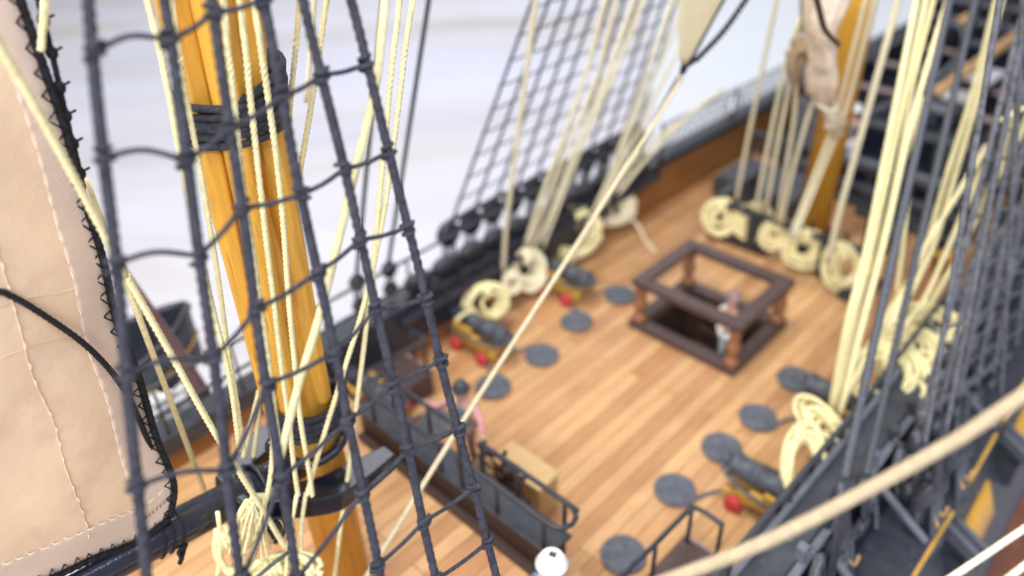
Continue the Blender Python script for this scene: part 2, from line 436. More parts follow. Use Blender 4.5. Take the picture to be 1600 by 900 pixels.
hull = thing('ship_hull', 'dark ship hull with ochre strake below the deck edge at lower right', 'ship hull', (20, CL, -12))
for s in (1, -1):
    def prof_rows(zs):
        rows = []
        for x in XS:
            k = hw(x) / 7.6
            rows.append([Vector((x, CL + s * k * o, z)) for o, z in zs])
        return rows
    MB().grid(prof_rows([(8.55, 2.55), (8.9, 1.6), (9.45, 0.3), (9.9, -.5)])).build('upper_planking', M_NAVY, hull)
    full = [(9.9, -.5), (10.3, -1.2), (10.95, -2.35), (11.25, -2.95)]
    MB().grid(prof_rows(full)).build('planking', M_GREY, hull)
    MB().grid(prof_rows([(11.25, -2.95), (11.58, -3.8)])).build('planking', M_GREY, hull)
    for xa0, xb0 in ((11, 14.5), (16, 19.6), (22.2, 25.7), (29.2, 32.5), (35, 38.5)):
        MB().grid([[Vector((x, CL + s * hw(x) / 7.6 * o, z)) for o, z in ((11.0, -2.5), (11.12, -2.48), (11.66, -3.75), (11.5, -3.82))] for x in np.linspace(xa0, xb0, 5)]).build('ochre_strake', M_YEL, hull)
    MB().grid(prof_rows([(11.58, -3.8), (12.1, -4.9), (12.3, -5.6)])).build('wale', M_BLACK, hull)
    MB().grid(prof_rows([(12.3, -5.6), (13.2, -6.3), (13.9, -7.6), (13.2, -9.8), (10, -12), (6, -13), (0, -13.6)])).build('bottom', M_COPPER, hull)

# quarterdeck with the hatch opening left out, poop deck, break bulkhead
HX0, HX1, HY0, HY1 = 22.38, 25.5, 10.48, 14.26
WX0, WX1, WYH = 38.0, 64.0, 5.2     # waist opening
mb = MB()
xs = [XB, 14, 18, HX0, HX1, 28, 32, 35, WX0]
def deck_quad(x0, x1, y0a, y1a, y0b, y1b, z):
    mb.add([(x0, y0a, z), (x1, y0b, z), (x1, y1b, z), (x0, y1a, z)], [(0, 1, 2, 3)], False)
for a, b in zip(xs[:-1], xs[1:]):
    la, ra, lb, rb = side(a, -1, .3), side(a, 1, .3), side(b, -1, .3), side(b, 1, .3)
    if a == HX0:
        deck_quad(a, b, la, HY0, lb, HY0, 0); deck_quad(a, b, HY1, ra, HY1, rb, 0)
    else: deck_quad(a, b, la, ra, lb, rb, 0)
for a, b in ((WX0, 50), (50, WX1)):
    deck_quad(a, b, side(a, -1, .3), CL - WYH, side(b, -1, .3), CL - WYH, 0); deck_quad(a, b, CL + WYH, side(a, 1, .3), CL + WYH, side(b, 1, .3), 0)
deck_quad(WX1, 80, side(WX1, -1), side(WX1, 1), side(80, -1), side(80, 1), 0)
tag(mb.build('quarterdeck', M_DECK, origin=(0, 0, 0)), 'orange tan planked quarterdeck', 'deck', kind='structure')
mb = MB()
for a, b in zip([-14, -6, 0, 6], [-6, 0, 6, XB]): deck_quad(a, b, side(a, -1, .3), side(a, 1, .3), side(b, -1, .3), side(b, 1, .3), POOP)
mb.add([(XB, side(XB, -1, .3), 0), (XB, side(XB, 1, .3), 0), (XB, side(XB, 1, .3), POOP), (XB, side(XB, -1, .3), POOP)], [(0, 1, 2, 3)], False)
tag(mb.build('poop_deck', M_DECK, origin=(0, 0.21, 0)), 'raised poop deck of tan planks around the near mast', 'deck', kind='structure')
mb = MB()
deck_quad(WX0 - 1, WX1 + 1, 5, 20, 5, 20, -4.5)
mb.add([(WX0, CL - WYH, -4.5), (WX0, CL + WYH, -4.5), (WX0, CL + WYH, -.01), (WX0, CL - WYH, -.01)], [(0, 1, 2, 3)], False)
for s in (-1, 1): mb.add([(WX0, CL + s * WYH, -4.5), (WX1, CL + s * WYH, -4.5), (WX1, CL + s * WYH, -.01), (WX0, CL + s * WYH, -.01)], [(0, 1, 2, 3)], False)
tag(mb.build('lower_deck', M_LOWERDECK), 'dark lower deck seen down in the waist opening', 'deck', kind='structure')

# bulwarks
for s, lab in ((1, 'far bulwark with brown inner planking and black rails, pale cloth behind it'), (-1, 'near bulwark with broad dark grey cap, beside the near cannons at lower right')):
    b = thing('bulwark', lab, 'bulwark', (20, side(20, s), 0))
    xa = [XB] + [x for x in XS if x > 11]; xp = [x for x in XS if x < 10] + [XB]
    hi = 1.65
    xn = [x for x in xa if x < 28.5] + [28.6]; xf = [28.6] + [x for x in xa if x > 28.7]
    strip(MB(), xn, s, [(0.0, -.02), (0.0, .75), (0.3, .75), (0.3, -.02)]).build('inner_planking', M_BROWN, b)
    strip(MB(), xn, s, [(-.03, .752), (-.03, hi), (0.3, hi), (0.3, .752)]).build('inner_lining', M_BLACK, b)
    strip(MB(), xf, s, [(0.0, -.02), (0.0, hi), (0.3, hi), (0.3, -.02)]).build('inner_planking', M_BROWN, b)
    strip(MB(), xp, s, [(0.0, POOP - .02), (0.0, 2.35), (0.3, 2.35), (0.3, POOP - .02)]).build('inner_planking', M_BROWN, b)
    x1 = [x for x in xa if x <= 30] + [31.0]; x2 = [31.0] + [x for x in xa if x > 31]
    strip(MB(), x1, s, [(-.05, hi), (-.05, 2.62), (0.95, 2.62), (0.95, hi)]).build('cap_rail', M_GREY if s < 0 else M_BLACK, b, bevel=.04)
    strip(MB(), x2, s, [(-.02, hi), (-.02, 2.35), (0.5, 2.35), (0.5, hi)]).build('inner_planking', M_BROWN, b)
    strip(MB(), x2, s, [(-.12, 2.35), (-.12, 2.68), (0.9, 2.68), (0.9, 2.35)]).build('cap_rail', M_BLACK, b, bevel=.04)
    strip(MB(), xp, s, [(-.15, 2.35), (-.15, 3.0), (0.7, 3.0), (0.7, 2.35)]).build('cap_rail', M_GREY, b, bevel=.04)
    # pin rail inside, belaying pins
    pr = strip(MB(), [x for x in xa if 13 < x < 31], s, [(-.45, 2.0), (-.45, 2.2), (-.06, 2.2), (-.06, 2.0)]).build('pin_rail', M_BLACK, b)
    for k in range(15):
        x = 15.3 + k * .98
        MB().lathe([(.03, -.5), (.05, -.05), (.07, .05), (.05, .12), (.085, .3), (.06, .42), (.01, .46)], (x, side(x, s, -.26), 2.15), n=8).build('belaying_pin', M_DARKWOOD, pr)
    if s > 0:   # hammock netting along the forward rail
        for a, d in ((31.5, 38), (38.2, 45), (45.2, 52)):
            nb = MB(); ln = d - a
            for k in range(int(ln / .42) + 1):
                x = a + k * .42
                for e_ in (-1, 1): nb.sweep([(min(d, max(a, x - .9 * e_)), side(x, s, .35), 2.7), (min(d, max(a, x + .9 * e_)), side(x, s, .45), 4.3)], .028, 5)
            nb.sweep([(a, side(a, s, .4), 4.3), (d, side(d, s, .4), 4.3)], .06, 6)
            nb.build('hammock_net', M_NET, b)
            MB().sweep([(a, side(a, s, .4), 2.6), (a, side(a, s, .4), 4.4)], .08, 8).build('stanchion', M_GREY, b)
    if s > 0:   # dark rolled hammocks stowed along the rail
        for k in range(11):
            x = 15.6 + k * 1.42; q = [(x - .62, side(x - .6, s, .42), 2.95), (x - .3, side(x, s, .46), 3.02), (x + .3, side(x, s, .44), 2.98 + .06 * math.sin(k)), (x + .62, side(x + .6, s, .42), 2.93)]
            MB().sweep(catmull(q, .12), lambda t: .20 + .16 * math.sin(math.pi * t) ** .6, 10).build('rolled_hammock', M_BLACK, b)
    else:       # timberheads, mouldings and brackets break up the outboard face
        for k in range(15):
            x = 12.6 + k * 1.45
            MB().box((x - .13, side(x, s, .98) - .13, .8), (x + .13, side(x, s, .98) + .13, 3.0 + .05 * math.sin(k * 2.1))).build('timberhead', M_MIDGREY if k % 3 == 1 else M_GREY, b, bevel=.03)
        strip(MB(), [x for x in xa if x < 40], s, [(.96, 2.35), (.96, 2.5), (1.2, 2.5), (1.2, 2.35)]).build('moulding', M_MIDGREY, b, bevel=.03)
        strip(MB(), [x for x in xa if x < 40], s, [(1.25, 1.45), (1.25, 1.58), (1.5, 1.58), (1.5, 1.45)]).build('moulding', M_GREY, b, bevel=.03)
        strip(MB(), [x for x in xa if x < 40], s, [(-.06, 2.622), (-.06, 2.74), (.12, 2.74), (.12, 2.622)]).build('inner_edge', M_MIDGREY, b, bevel=.02)
        for x in (15.2, 18.4, 21.5, 24.6): MB().beam((x, side(x, s, 1.0), 2.2), (x - .1, side(x, s, 3.0), .85), .2, .16).build('bracket', M_MIDGREY, b, bevel=.03)
    # thin hammock rails on stanchions
    base = lambda x: 3.0 if x < 10 else 2.62
    off = 0.0 if s > 0 else -.05
    for x in (-8, -5.4, -2.8, -.2, 2.4, 5, 7.6, 10, 12.4, 14.8, 17.2, 19.6, 22, 24.4, 26.8, 29.2) if s > 0 else (12.2, 15.4, 18.6, 21.8, 25, 28.2):
        z = base(x); h = 1.9 if s > 0 else 0.85
        MB().sweep([(x, side(x, s, off), z - .05), (x, side(x, s, off), z + h)], .05 if s > 0 else .06, 8).build('stanchion', M_GREY, b)
    for h in ((.85, 1.9) if s > 0 else (.85,)):
        for xr in (([-12, -8, -4, 0, 4, 8, 10.2], [10.3, 14, 18, 22, 26, 30]) if s > 0 else ([9.8, 14, 18, 22, 26, 29],)):
            z = base(xr[0] if xr[0] > 10 else xr[0]); z = 3.0 if (xr[-1] < 10.25) else 2.62
            MB().sweep(catmull([(x, side(x, s, off), z + h) for x in xr], .8), .06 if s > 0 else .085, 8).build('hammock_rail', M_GREY, b)

# channels outside the hull with ochre moulding
for s, lab in ((1, 'black channel plank outside the far bulwark under the distant shrouds'), (-1, 'black channel plank with thin ochre edge outside the near bulwark')):
    c = thing('channel', lab, 'channel', (22, side(22, s, 2), .4))
    strip(MB(), [12, 18, 24, 30, 34], s, [(0.9, .45), (0.9, .75), (3.1, .75), (3.1, .45)]).build('plank', M_BLACK, c, bevel=.03)
    if s < 0:
        for a, d in ((12.2, 16.2), (17.0, 20.1), (21.6, 24.4), (25.2, 29)):
            strip(MB(), [a, d], s, [(3.1, .50), (3.1, .70), (3.2, .70), (3.2, .50)]).build('moulding', M_YEL2, c)

# gunport lids on the near side
for i, (x, lab) in enumerate(((21.6, 'grey open gunport lid beside ochre strake near lower right corner'), (27.2, 'grey open gunport lid farther forward along the ochre strake'))):
    g = thing('gunport_lid', lab, 'gunport lid', (x, .9, -2.4), 'gunport lids on the near side')
    MB().beam((x - .2, .4, -1.9), (x - .2, 1.7, -1.2), .9, .16).build('panel', M_GREY, g, bevel=.03)
    MB().beam((x - .25, .35, -1.8), (x - .25, 1.65, -1.08), .2, .08).build('hinge_strap', M_MIDGREY, g)
    MB().beam((x + .2, .35, -1.8), (x + .2, 1.65, -1.08), .2, .08).build('hinge_strap', M_MIDGREY, g)
    MB().box((x - .55, .75, -3.2), (x + .55, 1.6, -2.2)).build('port_frame', M_BLACK, g)

# ------------------------------------------------------------------ masts
def mast_z(px, py): return PY(px, py).z
mz = thing('mizzen_mast', 'ochre yellow mast of clustered spars bound with dark rope, left of centre', 'mast', (5.9, CL, POOP))
MB().sweep([(5.95, CL, POOP - .1), (5.93, CL, 24)], lambda t: .60 + .0 * t, 40).build('mast_pole', M_YEL, mz)
# side fishes laid against the pole (both run from the lower band up past the top of the picture)
def spar(a, b, r0, r1, name, n=8, m=M_YEL):
    o = MB().sweep(catmull([a, b], .8), lambda t: r0 + (r1 - r0) * t, n); o.sm = [n > 12] * len(o.sm)
    return o.build(name, m, mz, bevel=.03 if n < 12 else 0)
spar(PY(424, 640, 12.2), PY(262, -60, 12.1), .17, .36, 'side_spar')
spar(PY(500, 622, 11.95), PY(362, -60, 11.75), .25, .38, 'side_spar')
spar(PY(452, 636, 11.72), PY(318, -60, 11.55), .20, .33, 'front_fish')
# woolding bands: real turns of dark rope around the cluster
def woolding(name, c, rx, ry, turns, r, m=M_TAR, tilt=0.0, amp=.03):
    pts = []
    N = 36
    for i in range(int(turns * N) + 1):
        a = 2 * math.pi * i / N
        pts.append(Vector(c) + Vector((math.cos(a) * rx + amp * math.sin(3.1 * a), math.sin(a) * ry, (i / N) * r * 1.75 + tilt * math.cos(a) + amp * math.sin(1.3 * a))))
    return MB().sweep(pts, r, 9, lay=r * 7, amp=.2).build(name, m, mz)
wb = PY(345, 172)
woolding('woolding', (wb.x + .10, CL - .18, wb.z - .30), .84, .92, 6, .065)
woolding('woolding', (wb.x + .22, CL - .2, wb.z - .05), .80, .90, 5, .07, tilt=.22)
MB().beam(PY(418, 150, 11.6), PY(414, 72, 11.6), .12, .3, (0, 1, 0)).build('wooden_cleat', M_GLOSS, mz, bevel=.04)
lb = PY(478, 640)
woolding('woolding', (6.0, CL - .08, lb.z - .30), .70, .74, 5, .075, amp=.04)
rg = PY(485, 692)
MB().sweep([Vector((5.97 + .72 * math.cos(a), CL + .74 * math.sin(a), rg.z + .12 + .16 * math.cos(a))) for a in [2 * math.pi * k / 40 for k in range(40)]], .115, 12, closed=True).build('boom_rest_ring', M_GLOSS, mz)

mn = thing('main_mast', 'ochre yellow mast standing on the deck beyond the hatch, furled sail above', 'mast', (32.9, CL, 0))
MB().sweep([(32.9, CL, -.1), (32.85, CL, 26)], lambda t: .76 - .26 * t, 32).build('mast_pole', M_YEL, mn)
MB().lathe([(.8, 0), (1.25, 0), (1.25, .35), (1.0, .5), (.78, .5)], (32.9, CL, .003), n=28).build('mast_coat', M_BLACK, mn)

# ------------------------------------------------------------------ boom, jaws and driver sail
BA, BB = PY(470, 722), PY(-70, 1008)
bo = thing('boom', 'glossy black boom running aft from the yellow mast under the tan sail', 'boom', BA)
MB().sweep(catmull([BA, BB], .5), lambda t: .36 + .03 * math.sin(math.pi * min(1, t * 1.4)), 32).build('spar', M_GLOSS, bo)
# jaws: two flat arms hugging the mast
def jaw(sgn):
    d = Vector((1, 0, -.22)).normalized()
    o = Vector((5.9, CL, mast_z(500, 712)))
    outer, inner = [], []
    N = 14
    for i in range(N + 1):
        t = i / N
        along = -2.2 + 3.55 * t
        off_in = .16 + .62 * min(1, max(0, (t - .12) / .36)) ** .7
        wdt = .42 + .42 * math.sin(math.pi * min(1, max(0, t * .98))) * (1 - .25 * t)
        outer.append(o + d * along + Vector((0, sgn * (off_in + wdt), 0))); inner.append(o + d * along + Vector((0, sgn * off_in, 0)))
    poly = outer + inner[::-1]
    up = Vector((0, 0, 1)) - d * d.z
    mbj = MB().prism([p - up * .28 for p in poly], up * .5)
    return mbj.build('jaw_arm', M_GLOSS, bo, bevel=.05)
jaw(-1); jaw(1)
for a, b_ in ((404, 752), (420, 744)):
    c = PY(a - 18, b_ + 10); d = (BA - BB).normalized(); u = Vector((0, 1, 0)); w = d.cross(u)
    MB().sweep([c + (u * math.cos(t) + w * math.sin(t)) * .41 for t in [2 * math.pi * k / 30 for k in range(30)]], .04, 8, closed=True, flat=1.5).build('iron_strap', M_BLACK, bo)
MB().ball(PY(428, 698, 11.9), .2, 14, (1, .7, 1.4)).build('jaw_block', M_GLOSS, bo)

# driver sail: luff polyline (picture points on the centreplane) and foot polyline
luff = [(-12, -110), (27, 0), (60, 95), (100, 210), (130, 320), (155, 400), (178, 500), (211, 583), (239, 678), (268, 755), (262, 806)]
foot = [(262, 806), (215, 842), (149, 866), (89, 893), (20, 924), (-70, 966), (-230, 1042)]
YS = CL - .10
def lerp_poly(pl, t):
    L = [0]
    for a, b_ in zip(pl[:-1], pl[1:]): L.append(L[-1] + math.hypot(b_[0] - a[0], b_[1] - a[1]))
    d = t * L[-1]
    for i in range(1, len(pl)):
        if d <= L[i] or i == len(pl) - 1:
            k = (d - L[i - 1]) / (L[i] - L[i - 1]); return (pl[i - 1][0] + (pl[i][0] - pl[i - 1][0]) * k, pl[i - 1][1] + (pl[i][1] - pl[i - 1][1]) * k)
luffw = [PY(p[0], p[1], YS) for p in luff]; footw = [PY(p[0], p[1], YS) for p in foot]
def polyw(pl, t):
    L = [0]
    for a, b_ in zip(pl[:-1], pl[1:]): L.append(L[-1] + (b_ - a).length)
    d = t * L[-1]
    for i in range(1, len(pl)):
        if d <= L[i] or i == len(pl) - 1: return pl[i - 1].lerp(pl[i], (d - L[i - 1]) / (L[i] - L[i - 1]))
luffs = catmull(luffw, .15); foots = catmull(footw, .15)
def billow(u, v):  # belly of the cloth, across y
    return -.55 * math.sin(math.pi * min(1, u)) * math.sin(math.pi * min(1, v)) + .018 * math.sin(u * 13 + v * 7) + .012 * math.sin(v * 19 + u * 8) * (1 - u)
shift = footw[-1] - footw[0]
NU, NV = 60, 60
def sail_pt(u, v, dy=0):
    # u from luff (0) aft (1); v from foot (0) up (1)
    L = polyw(luffs, 1 - v); fo = polyw(foots, u)
    p = L + (fo - footw[0]) * (1 - .15 * v)
    p = Vector(p); p.y += billow(u, v) * (1 if dy == 0 else 1) + dy
    return p
sl = thing('driver_sail', 'tan canvas sail with black stitched edge rope filling the left side', 'sail', footw[0])
MB().grid([[sail_pt(i / NU, j / NV) for i in range(NU + 1)] for j in range(NV + 1)]).build('canvas', M_SAIL, sl, solid=.012)
# hem: doubled cloth along luff and foot, lying on the camera side
uw = .155; vw = .075
MB().grid([[sail_pt(uw * i / 10 * (1 - .45 * j / NV), vw * .5 + (1 - vw * .5) * j / NV, -.03) for i in range(11)] for j in range(NV + 1)]).build('luff_hem', M_HEM, sl, solid=.01)
MB().grid([[sail_pt(i / NU, vw * j / 8, -.03) for i in range(NU + 1)] for j in range(9)]).build('foot_hem', M_HEM, sl, solid=.01)
# seams: rows of little raised stitches (a crease of overlapped cloth plus dashes)
def seam(fn, n, dash, name, m=M_STITCH, r=.009):     # one thread running in and out of the cloth
    q = []
    for k in range(n):
        t0 = (k + rnd.uniform(-.1, .1)) / n; t1 = t0 + dash / n
        for i, dy in ((0, .05), (.06, 0), (.5, -.004), (.94, 0), (1, .05)):
            p = fn(min(1, max(0, t0 + (t1 - t0) * i))); p.y += dy; q.append(p)
    return MB().sweep(q, r, 6).build(name, m, sl)
seam(lambda t: sail_pt(uw * (1 - .45 * t), .04 + .96 * t, -.055), 34, .28, 'hem_seam')
seam(lambda t: sail_pt(t, vw, -.055), 26, .66, 'foot_seam')
def scar(fn, n, name):     # a lapped seam: a raised ridge of folded cloth
    b = MB().sweep([fn(i / n) for i in range(n + 1)], .012, 8, flat=1.0); return b.build(name, M_SAIL, sl)
for (u0, u1) in ((.335, .30), (.70, .66)):
    scar(lambda t, a=u0, b_=u1: sail_pt(a + (b_ - a) * t + .002 * math.sin(t * 40), vw + (1 - vw) * t, -.018), 70, 'cloth_seam')
    seam(lambda t, a=u0, b_=u1: sail_pt(a + (b_ - a) * t + .003 * math.sin(t * 40), .05 + .95 * t, -.05), 30, .33, 'seam_stitches')
for v0 in (.46, .535):
    scar(lambda t, v=v0: sail_pt(t, v + .02 * math.sin(t * 7) * t, -.012), 60, 'fold')
# bolt rope, twisted, with zig-zag lashing
def boltrope(pts, r, label=None):
    return MB().sweep(catmull(pts, r * .9), r, 12, lay=r * 6, amp=.22).build('bolt_rope', M_BLACKTHREAD, sl)
lr = [p + Vector((.02, -.06, 0)) for p in luffw]; fr = [p + Vector((0, -.06, -.03)) for p in footw]
boltrope(lr, .064); boltrope(fr, .068)
zz = MB()
for base, inn, n in ((luffs, Vector((-.15, -.09, .04)), 32), (foots, Vector((.04, -.09, .17)), 24)):
    q = []
    for k in range(2 * n + 1):
        p = polyw(base, min(1, k / (2 * n) + rnd.uniform(-.002, .002)))
        q.append(p + (inn * rnd.uniform(.75, 1.15) if k % 2 else Vector((0, -.13, 0))))
    zz.sweep(q, .018, 5)
zz.build('lashing', M_BLACKTHREAD, sl)
# tack lashing round the boom
tk = MB(); c0 = PY(266, 826)
d = (BA - BB).normalized(); u = Vector((0, 1, 0)); w = d.cross(u)
for k in range(3):
    c = PY(245 + 14 * k, 841 - 7.5 * k); c.y = CL
    cc = BA + d * ((c - BA).dot(d))
    tk.sweep([cc + (u * math.cos(t) + w * math.sin(t)) * .40 + d * (.08 * math.sin(t) ) for t in [2 * math.pi * i / 26 for i in range(26)]], .022, 6, closed=True)
e0 = cc - w * 0 + Vector((0, -.35, -.35))
tk.sweep(catmull([PY(290, 848, CL - .3), PY(286, 864, CL - .35), PY(281, 880, CL - .3)], .05), .05, 7)
tk.sweep(catmull([PY(292, 852, CL - .35), PY(279, 862, CL - .4), PY(285, 874, CL - .37)], .05), .04, 7)
tk.build('tack_lashing', M_BLACKTHREAD, sl)
# second bolt rope, loosely knotted beside the luff at the top
q = catmull(pxy([(52, -40), (60, 0), (85, 100), (105, 190), (118, 240), (131, 296)], 12.2, 12.25), .05)
knots = MB().sweep(q, .042, 10, lay=.26, amp=.25)
for k in range(7):
    p = q[int(len(q) * (k + .5) / 7.2)]; knots.ball(p, .085, 10, (1, 1, 1.2)); knots.sweep([p, p + Vector((.15, -.03, .05))], .02, 5)
tag(knots.build('knotted_cord', M_BLACKTHREAD), 'thin black knotted cord hanging just right of the tan sail edge', 'cord')
rope('black twisted line lying slantwise across the tan sail', [PY(-30, 462, 11.75), PY(0, 456, 11.75), PY(12, 460, 11.75), PY(60, 487, 11.75), PY(140, 545, 11.8), PY(196, 612, 11.95), PY(236, 700, 12.25)], .05, M_BLACKTHREAD, lay=True, amp=.25)

# ------------------------------------------------------------------ near shrouds with ratlines (mizzen, this side)
sh = thing('mizzen_shrouds', 'dark net of tarred shrouds and ratlines in front of the near mast', 'shrouds', (2, 4.2, 2.6))
def on_plane(px, py):     # the plane of the shrouds: from the near channel up to the mast head
    A0 = np.array([0, 3.9, 2.4]); nrm = np.cross(np.array([1., 0, 0]), np.array([0, 12.2 - 3.9, 27.5 - 2.4]))
    d = ray(px, py); return Vector(CAM + d * ((A0 - CAM).dot(nrm) / d.dot(nrm)))
SL = [((140, 0), (226, 900)), ((256, 0), (378, 900)), ((330, 0), (463, 900)), ((412, 0), (592, 900)), ((476, 0), (682, 900)), ((546, 0), (776, 900))]
SAB = [(on_plane(*b_), on_plane(*a)) for a, b_ in SL]
def on_shroud(k, py):
    A, B = SAB[k]; lo, hi = -1.0, 2.0
    for _ in range(50):
        m = (lo + hi) / 2; p = A.lerp(B, m)
        c = RW.T @ (np.array(p) - CAM)
        yy = 450 + F * c[1] / c[2] if c[2] > .2 else -9999
        if yy > py: lo = m
        else: hi = m
    return A.lerp(B, (lo + hi) / 2)
ratA = [  # picture heights where ratlines cross each shroud, shroud by shroud
    [-80, 80, 245, 412, 585, 760, 930],
    [-85, 62, 250, 400, 560, 735, 905],
    [20, 200, 325, 483, 600, 745, 905],
    [-2, 150, 303, 425, 551, 658, 770, 885],
    [-40, 117, 265, 375, 483, 600, 704, 815, 905],
    [-45, 100, 238, 355, 467, 562, 669, 762, 847],
]
for k in range(6):
    top = SAB[k][0].lerp(SAB[k][1], (26 - SAB[k][0].z) / (SAB[k][1].z - SAB[k][0].z)); bot = on_shroud(k, 1080)
    q = catmull([top, bot], .075)
    ph = k * 1.7
    q = [p + Vector((.014 * math.sin(i * .043 + ph) + .01 * math.sin(i * .13 + 2 * ph), .012 * math.cos(i * .05 + ph), 0)) for i, p in enumerate(q)]
    MB().sweep(q, .066, 15, lay=.44, amp=.34).build('shroud', M_TAR, sh)
    for yy in ratA[k]:
        if not -60 < yy < 960: continue
        p = on_shroud(k, yy); kn = MB()
        ax = (top - bot).normalized(); o1 = ax.orthogonal().normalized(); o2 = ax.cross(o1); fp = []
        for i in range(40):
            t = 2 * math.pi * i / 14; fp.append(p + ax * ((i - 20) * .0042 + .03 * math.sin(t * .5 + yy)) + (o1 * math.cos(t) + o2 * math.sin(t)) * (.085 + .012 * math.sin(t * 1.7 + yy)))
        kn.sweep(fp, .032, 6).build('hitch', M_TAR, sh)
links = {0: [(0, 0), (1, 1), (2, 2), (3, 3), (4, 4), (5, 5), (6, 6)], 1: [(1, 0), (2, 1), (3, 2), (4, 3), (5, 4), (6, 5)], 2: [(0, 0), (1, 1), (2, 2), (3, 3), (4, 4), (5, 5), (6, 6)],
         3: [(1, 1), (2, 2), (3, 3), (4, 4), (5, 5), (6, 6), (0, 0), (7, 7)], 4: [(1, 1), (2, 2), (3, 3), (4, 4), (5, 5), (6, 6), (7, 7), (8, 8), (0, 0)]}
for k, ls in links.items():
    for i, j in ls:
        a, b_ = on_shroud(k, ratA[k][i]), on_shroud(k + 1, ratA[k + 1][j])
        mid = a.lerp(b_, .5) + Vector((0, 0, (.10 if k == 0 else -.03)))
        MB().sweep(catmull([a, mid, b_], .04), .034, 9, lay=.24, amp=.16).build('ratline', M_TAR, sh)

# ------------------------------------------------------------------ deadeyes and distant shrouds
TMAIN = Vector((32.9, CL, 45))
def deadeye(mb_, c, ax, r=.42, th=.3):
    mb_.lathe([(r * .75, -th / 2), (r, -th * .3), (r * .93, 0), (r, th * .3), (r * .75, th / 2)], c, ax, 14)
def rig(name, label, anchors, yb, zb, T, rr, rung_dz, zmax, m, s, rung_r=.035, chan_z=.75):
    t = thing(name, label, 'shrouds', (anchors[0], yb, zb))
    n = len(anchors)
    for x in anchors:
        A = Vector((x, yb, zb)); E_ = A.lerp(T, (zmax - zb) / (T.z - zb))
        MB().sweep(catmull([A, E_], .5), rr, 7).build('shroud', m, t)
        low = Vector((x, yb + s * .35, chan_z + .45)); up = A + Vector((0, 0, -.1))
        dm = MB(); deadeye(dm, up, (0, 1, 0), .56, .45); dm.build('deadeye', M_BLACK, t)
        dm = MB(); deadeye(dm, low, (0, 1, 0), .56, .45); dm.build('deadeye', M_BLACK, t)
        lm = MB()
        for k in (-1, 0, 1):
            lm.sweep([up + Vector((k * .22, -.12, -.1)), low + Vector((k * .22, -.12, .1))], .05, 6)
            lm.sweep([up + Vector((k * .22, .12, -.1)), low + Vector((k * .2 + .1, .12, .1))], .05, 6)
        lm.build('lanyard', m, t)
        MB().beam(low, Vector((x, yb + s * .1, -1.6)), .14, .1).build('chain_plate', M_BLACK, t)
    z = zb + .55; i = 0
    first = True
    while z < zmax:
        k = (z - zb) / (T.z - zb)
        q = []
        for x in anchors:
            q.append(Vector((x, yb, zb)).lerp(T, k))
        q[0] = q[0] + (q[0] - q[1]) * .12; q[-1] = q[-1] + (q[-1] - q[-2]) * .12
        qq = []
        for a, b_ in zip(q[:-1], q[1:]): qq += [a, a.lerp(b_, .5) + Vector((0, 0, -.06))]
        qq.append(q[-1])
        MB().sweep(qq, rung_r if not first else .11, 6).build('ratline' if not first else 'sheer_pole', m, t)
        first = False; z += rung_dz
    return t
rig('main_shrouds', 'blurred grey net of distant shrouds beyond the far bulwark, against the white cloth', [18.2, 19.5, 20.8, 22.1, 23.4, 24.7, 26.0, 27.3, 28.6, 29.9, 31.2], 21.5, 3.6, TMAIN, .062, .9, 20, M_TAR, 1)
ns = thing('main_shrouds', 'dense dark net of shrouds rising beside the right edge, over the near bulwark', 'shrouds', (24, 2.7, 2.7))
def on_plane2(px, py, A0=(0, 2.9, 2.2), V_=(0, 7.5, 36.0)):
    A0 = np.array(A0); nrm = np.cross(np.array([1., 0, 0]), np.array(V_)); d = ray(px, py); return Vector(CAM + d * ((A0 - CAM).dot(nrm) / d.dot(nrm)))
LN = [((1440, 660), (1556, 190)), ((1468, 640), (1572, 190)), ((1498, 620), (1588, 190)), ((1526, 600), (1606, 190)), ((1552, 580), (1622, 190)), ((1584, 560), (1644, 190)), ((1618, 530), (1664, 190))]
ends = []
for (a, b_) in LN:
    A, B = on_plane2(*a), on_plane2(*b_)
    lo_, hi_ = A + (A - B) * .06, B + (B - A) * .75; ends.append((lo_, hi_))
    MB().sweep(catmull([lo_, hi_], .3), .085, 9, lay=.6, amp=.15).build('shroud', M_NETROPE, ns)
    dm = MB(); deadeye(dm, lo_, (0, 1, 0), .5, .4); dm.build('deadeye', M_BLACK, ns)
    lw = Vector((lo_.x - .1, lo_.y - .3, lo_.z - 1.9)); dm = MB(); deadeye(dm, lw, (0, 1, 0), .5, .4); dm.build('deadeye', M_BLACK, ns)
    lm = MB()
    for k in (-1, 0, 1):
        for e_ in (-.15, .15): lm.sweep([lo_ + Vector((k * .25, e_, 0)), lw + Vector((k * .25, e_, 0))], .055, 6)
    lm.build('lanyard', M_NETROPE, ns)
for i in range(19):
    t = .05 + i * .052
    q = [a.lerp(b_, t) for a, b_ in ends]; q = [q[0] + (q[0] - q[1]) * .15] + q
    MB().sweep(catmull(q, .25), .05 if i else .12, 6).build('ratline' if i else 'sheer_pole', M_NETROPE, ns)
for (a, b_) in (((1452, 650), (1530, 190)), ((1486, 630), (1585, 120)), ((1566, 580), (1590, 150))):
    A, B = on_plane2(*a, (0, 2.2, 2.2), (0, 6.0, 36)), on_plane2(*b_, (0, 2.2, 2.2), (0, 6.0, 36))
    MB().sweep(catmull([A + (A - B) * .12, B + (B - A) * .9], .3), .075, 9, lay=.55, amp=.2).build('stay', M_NETROPE, ns)
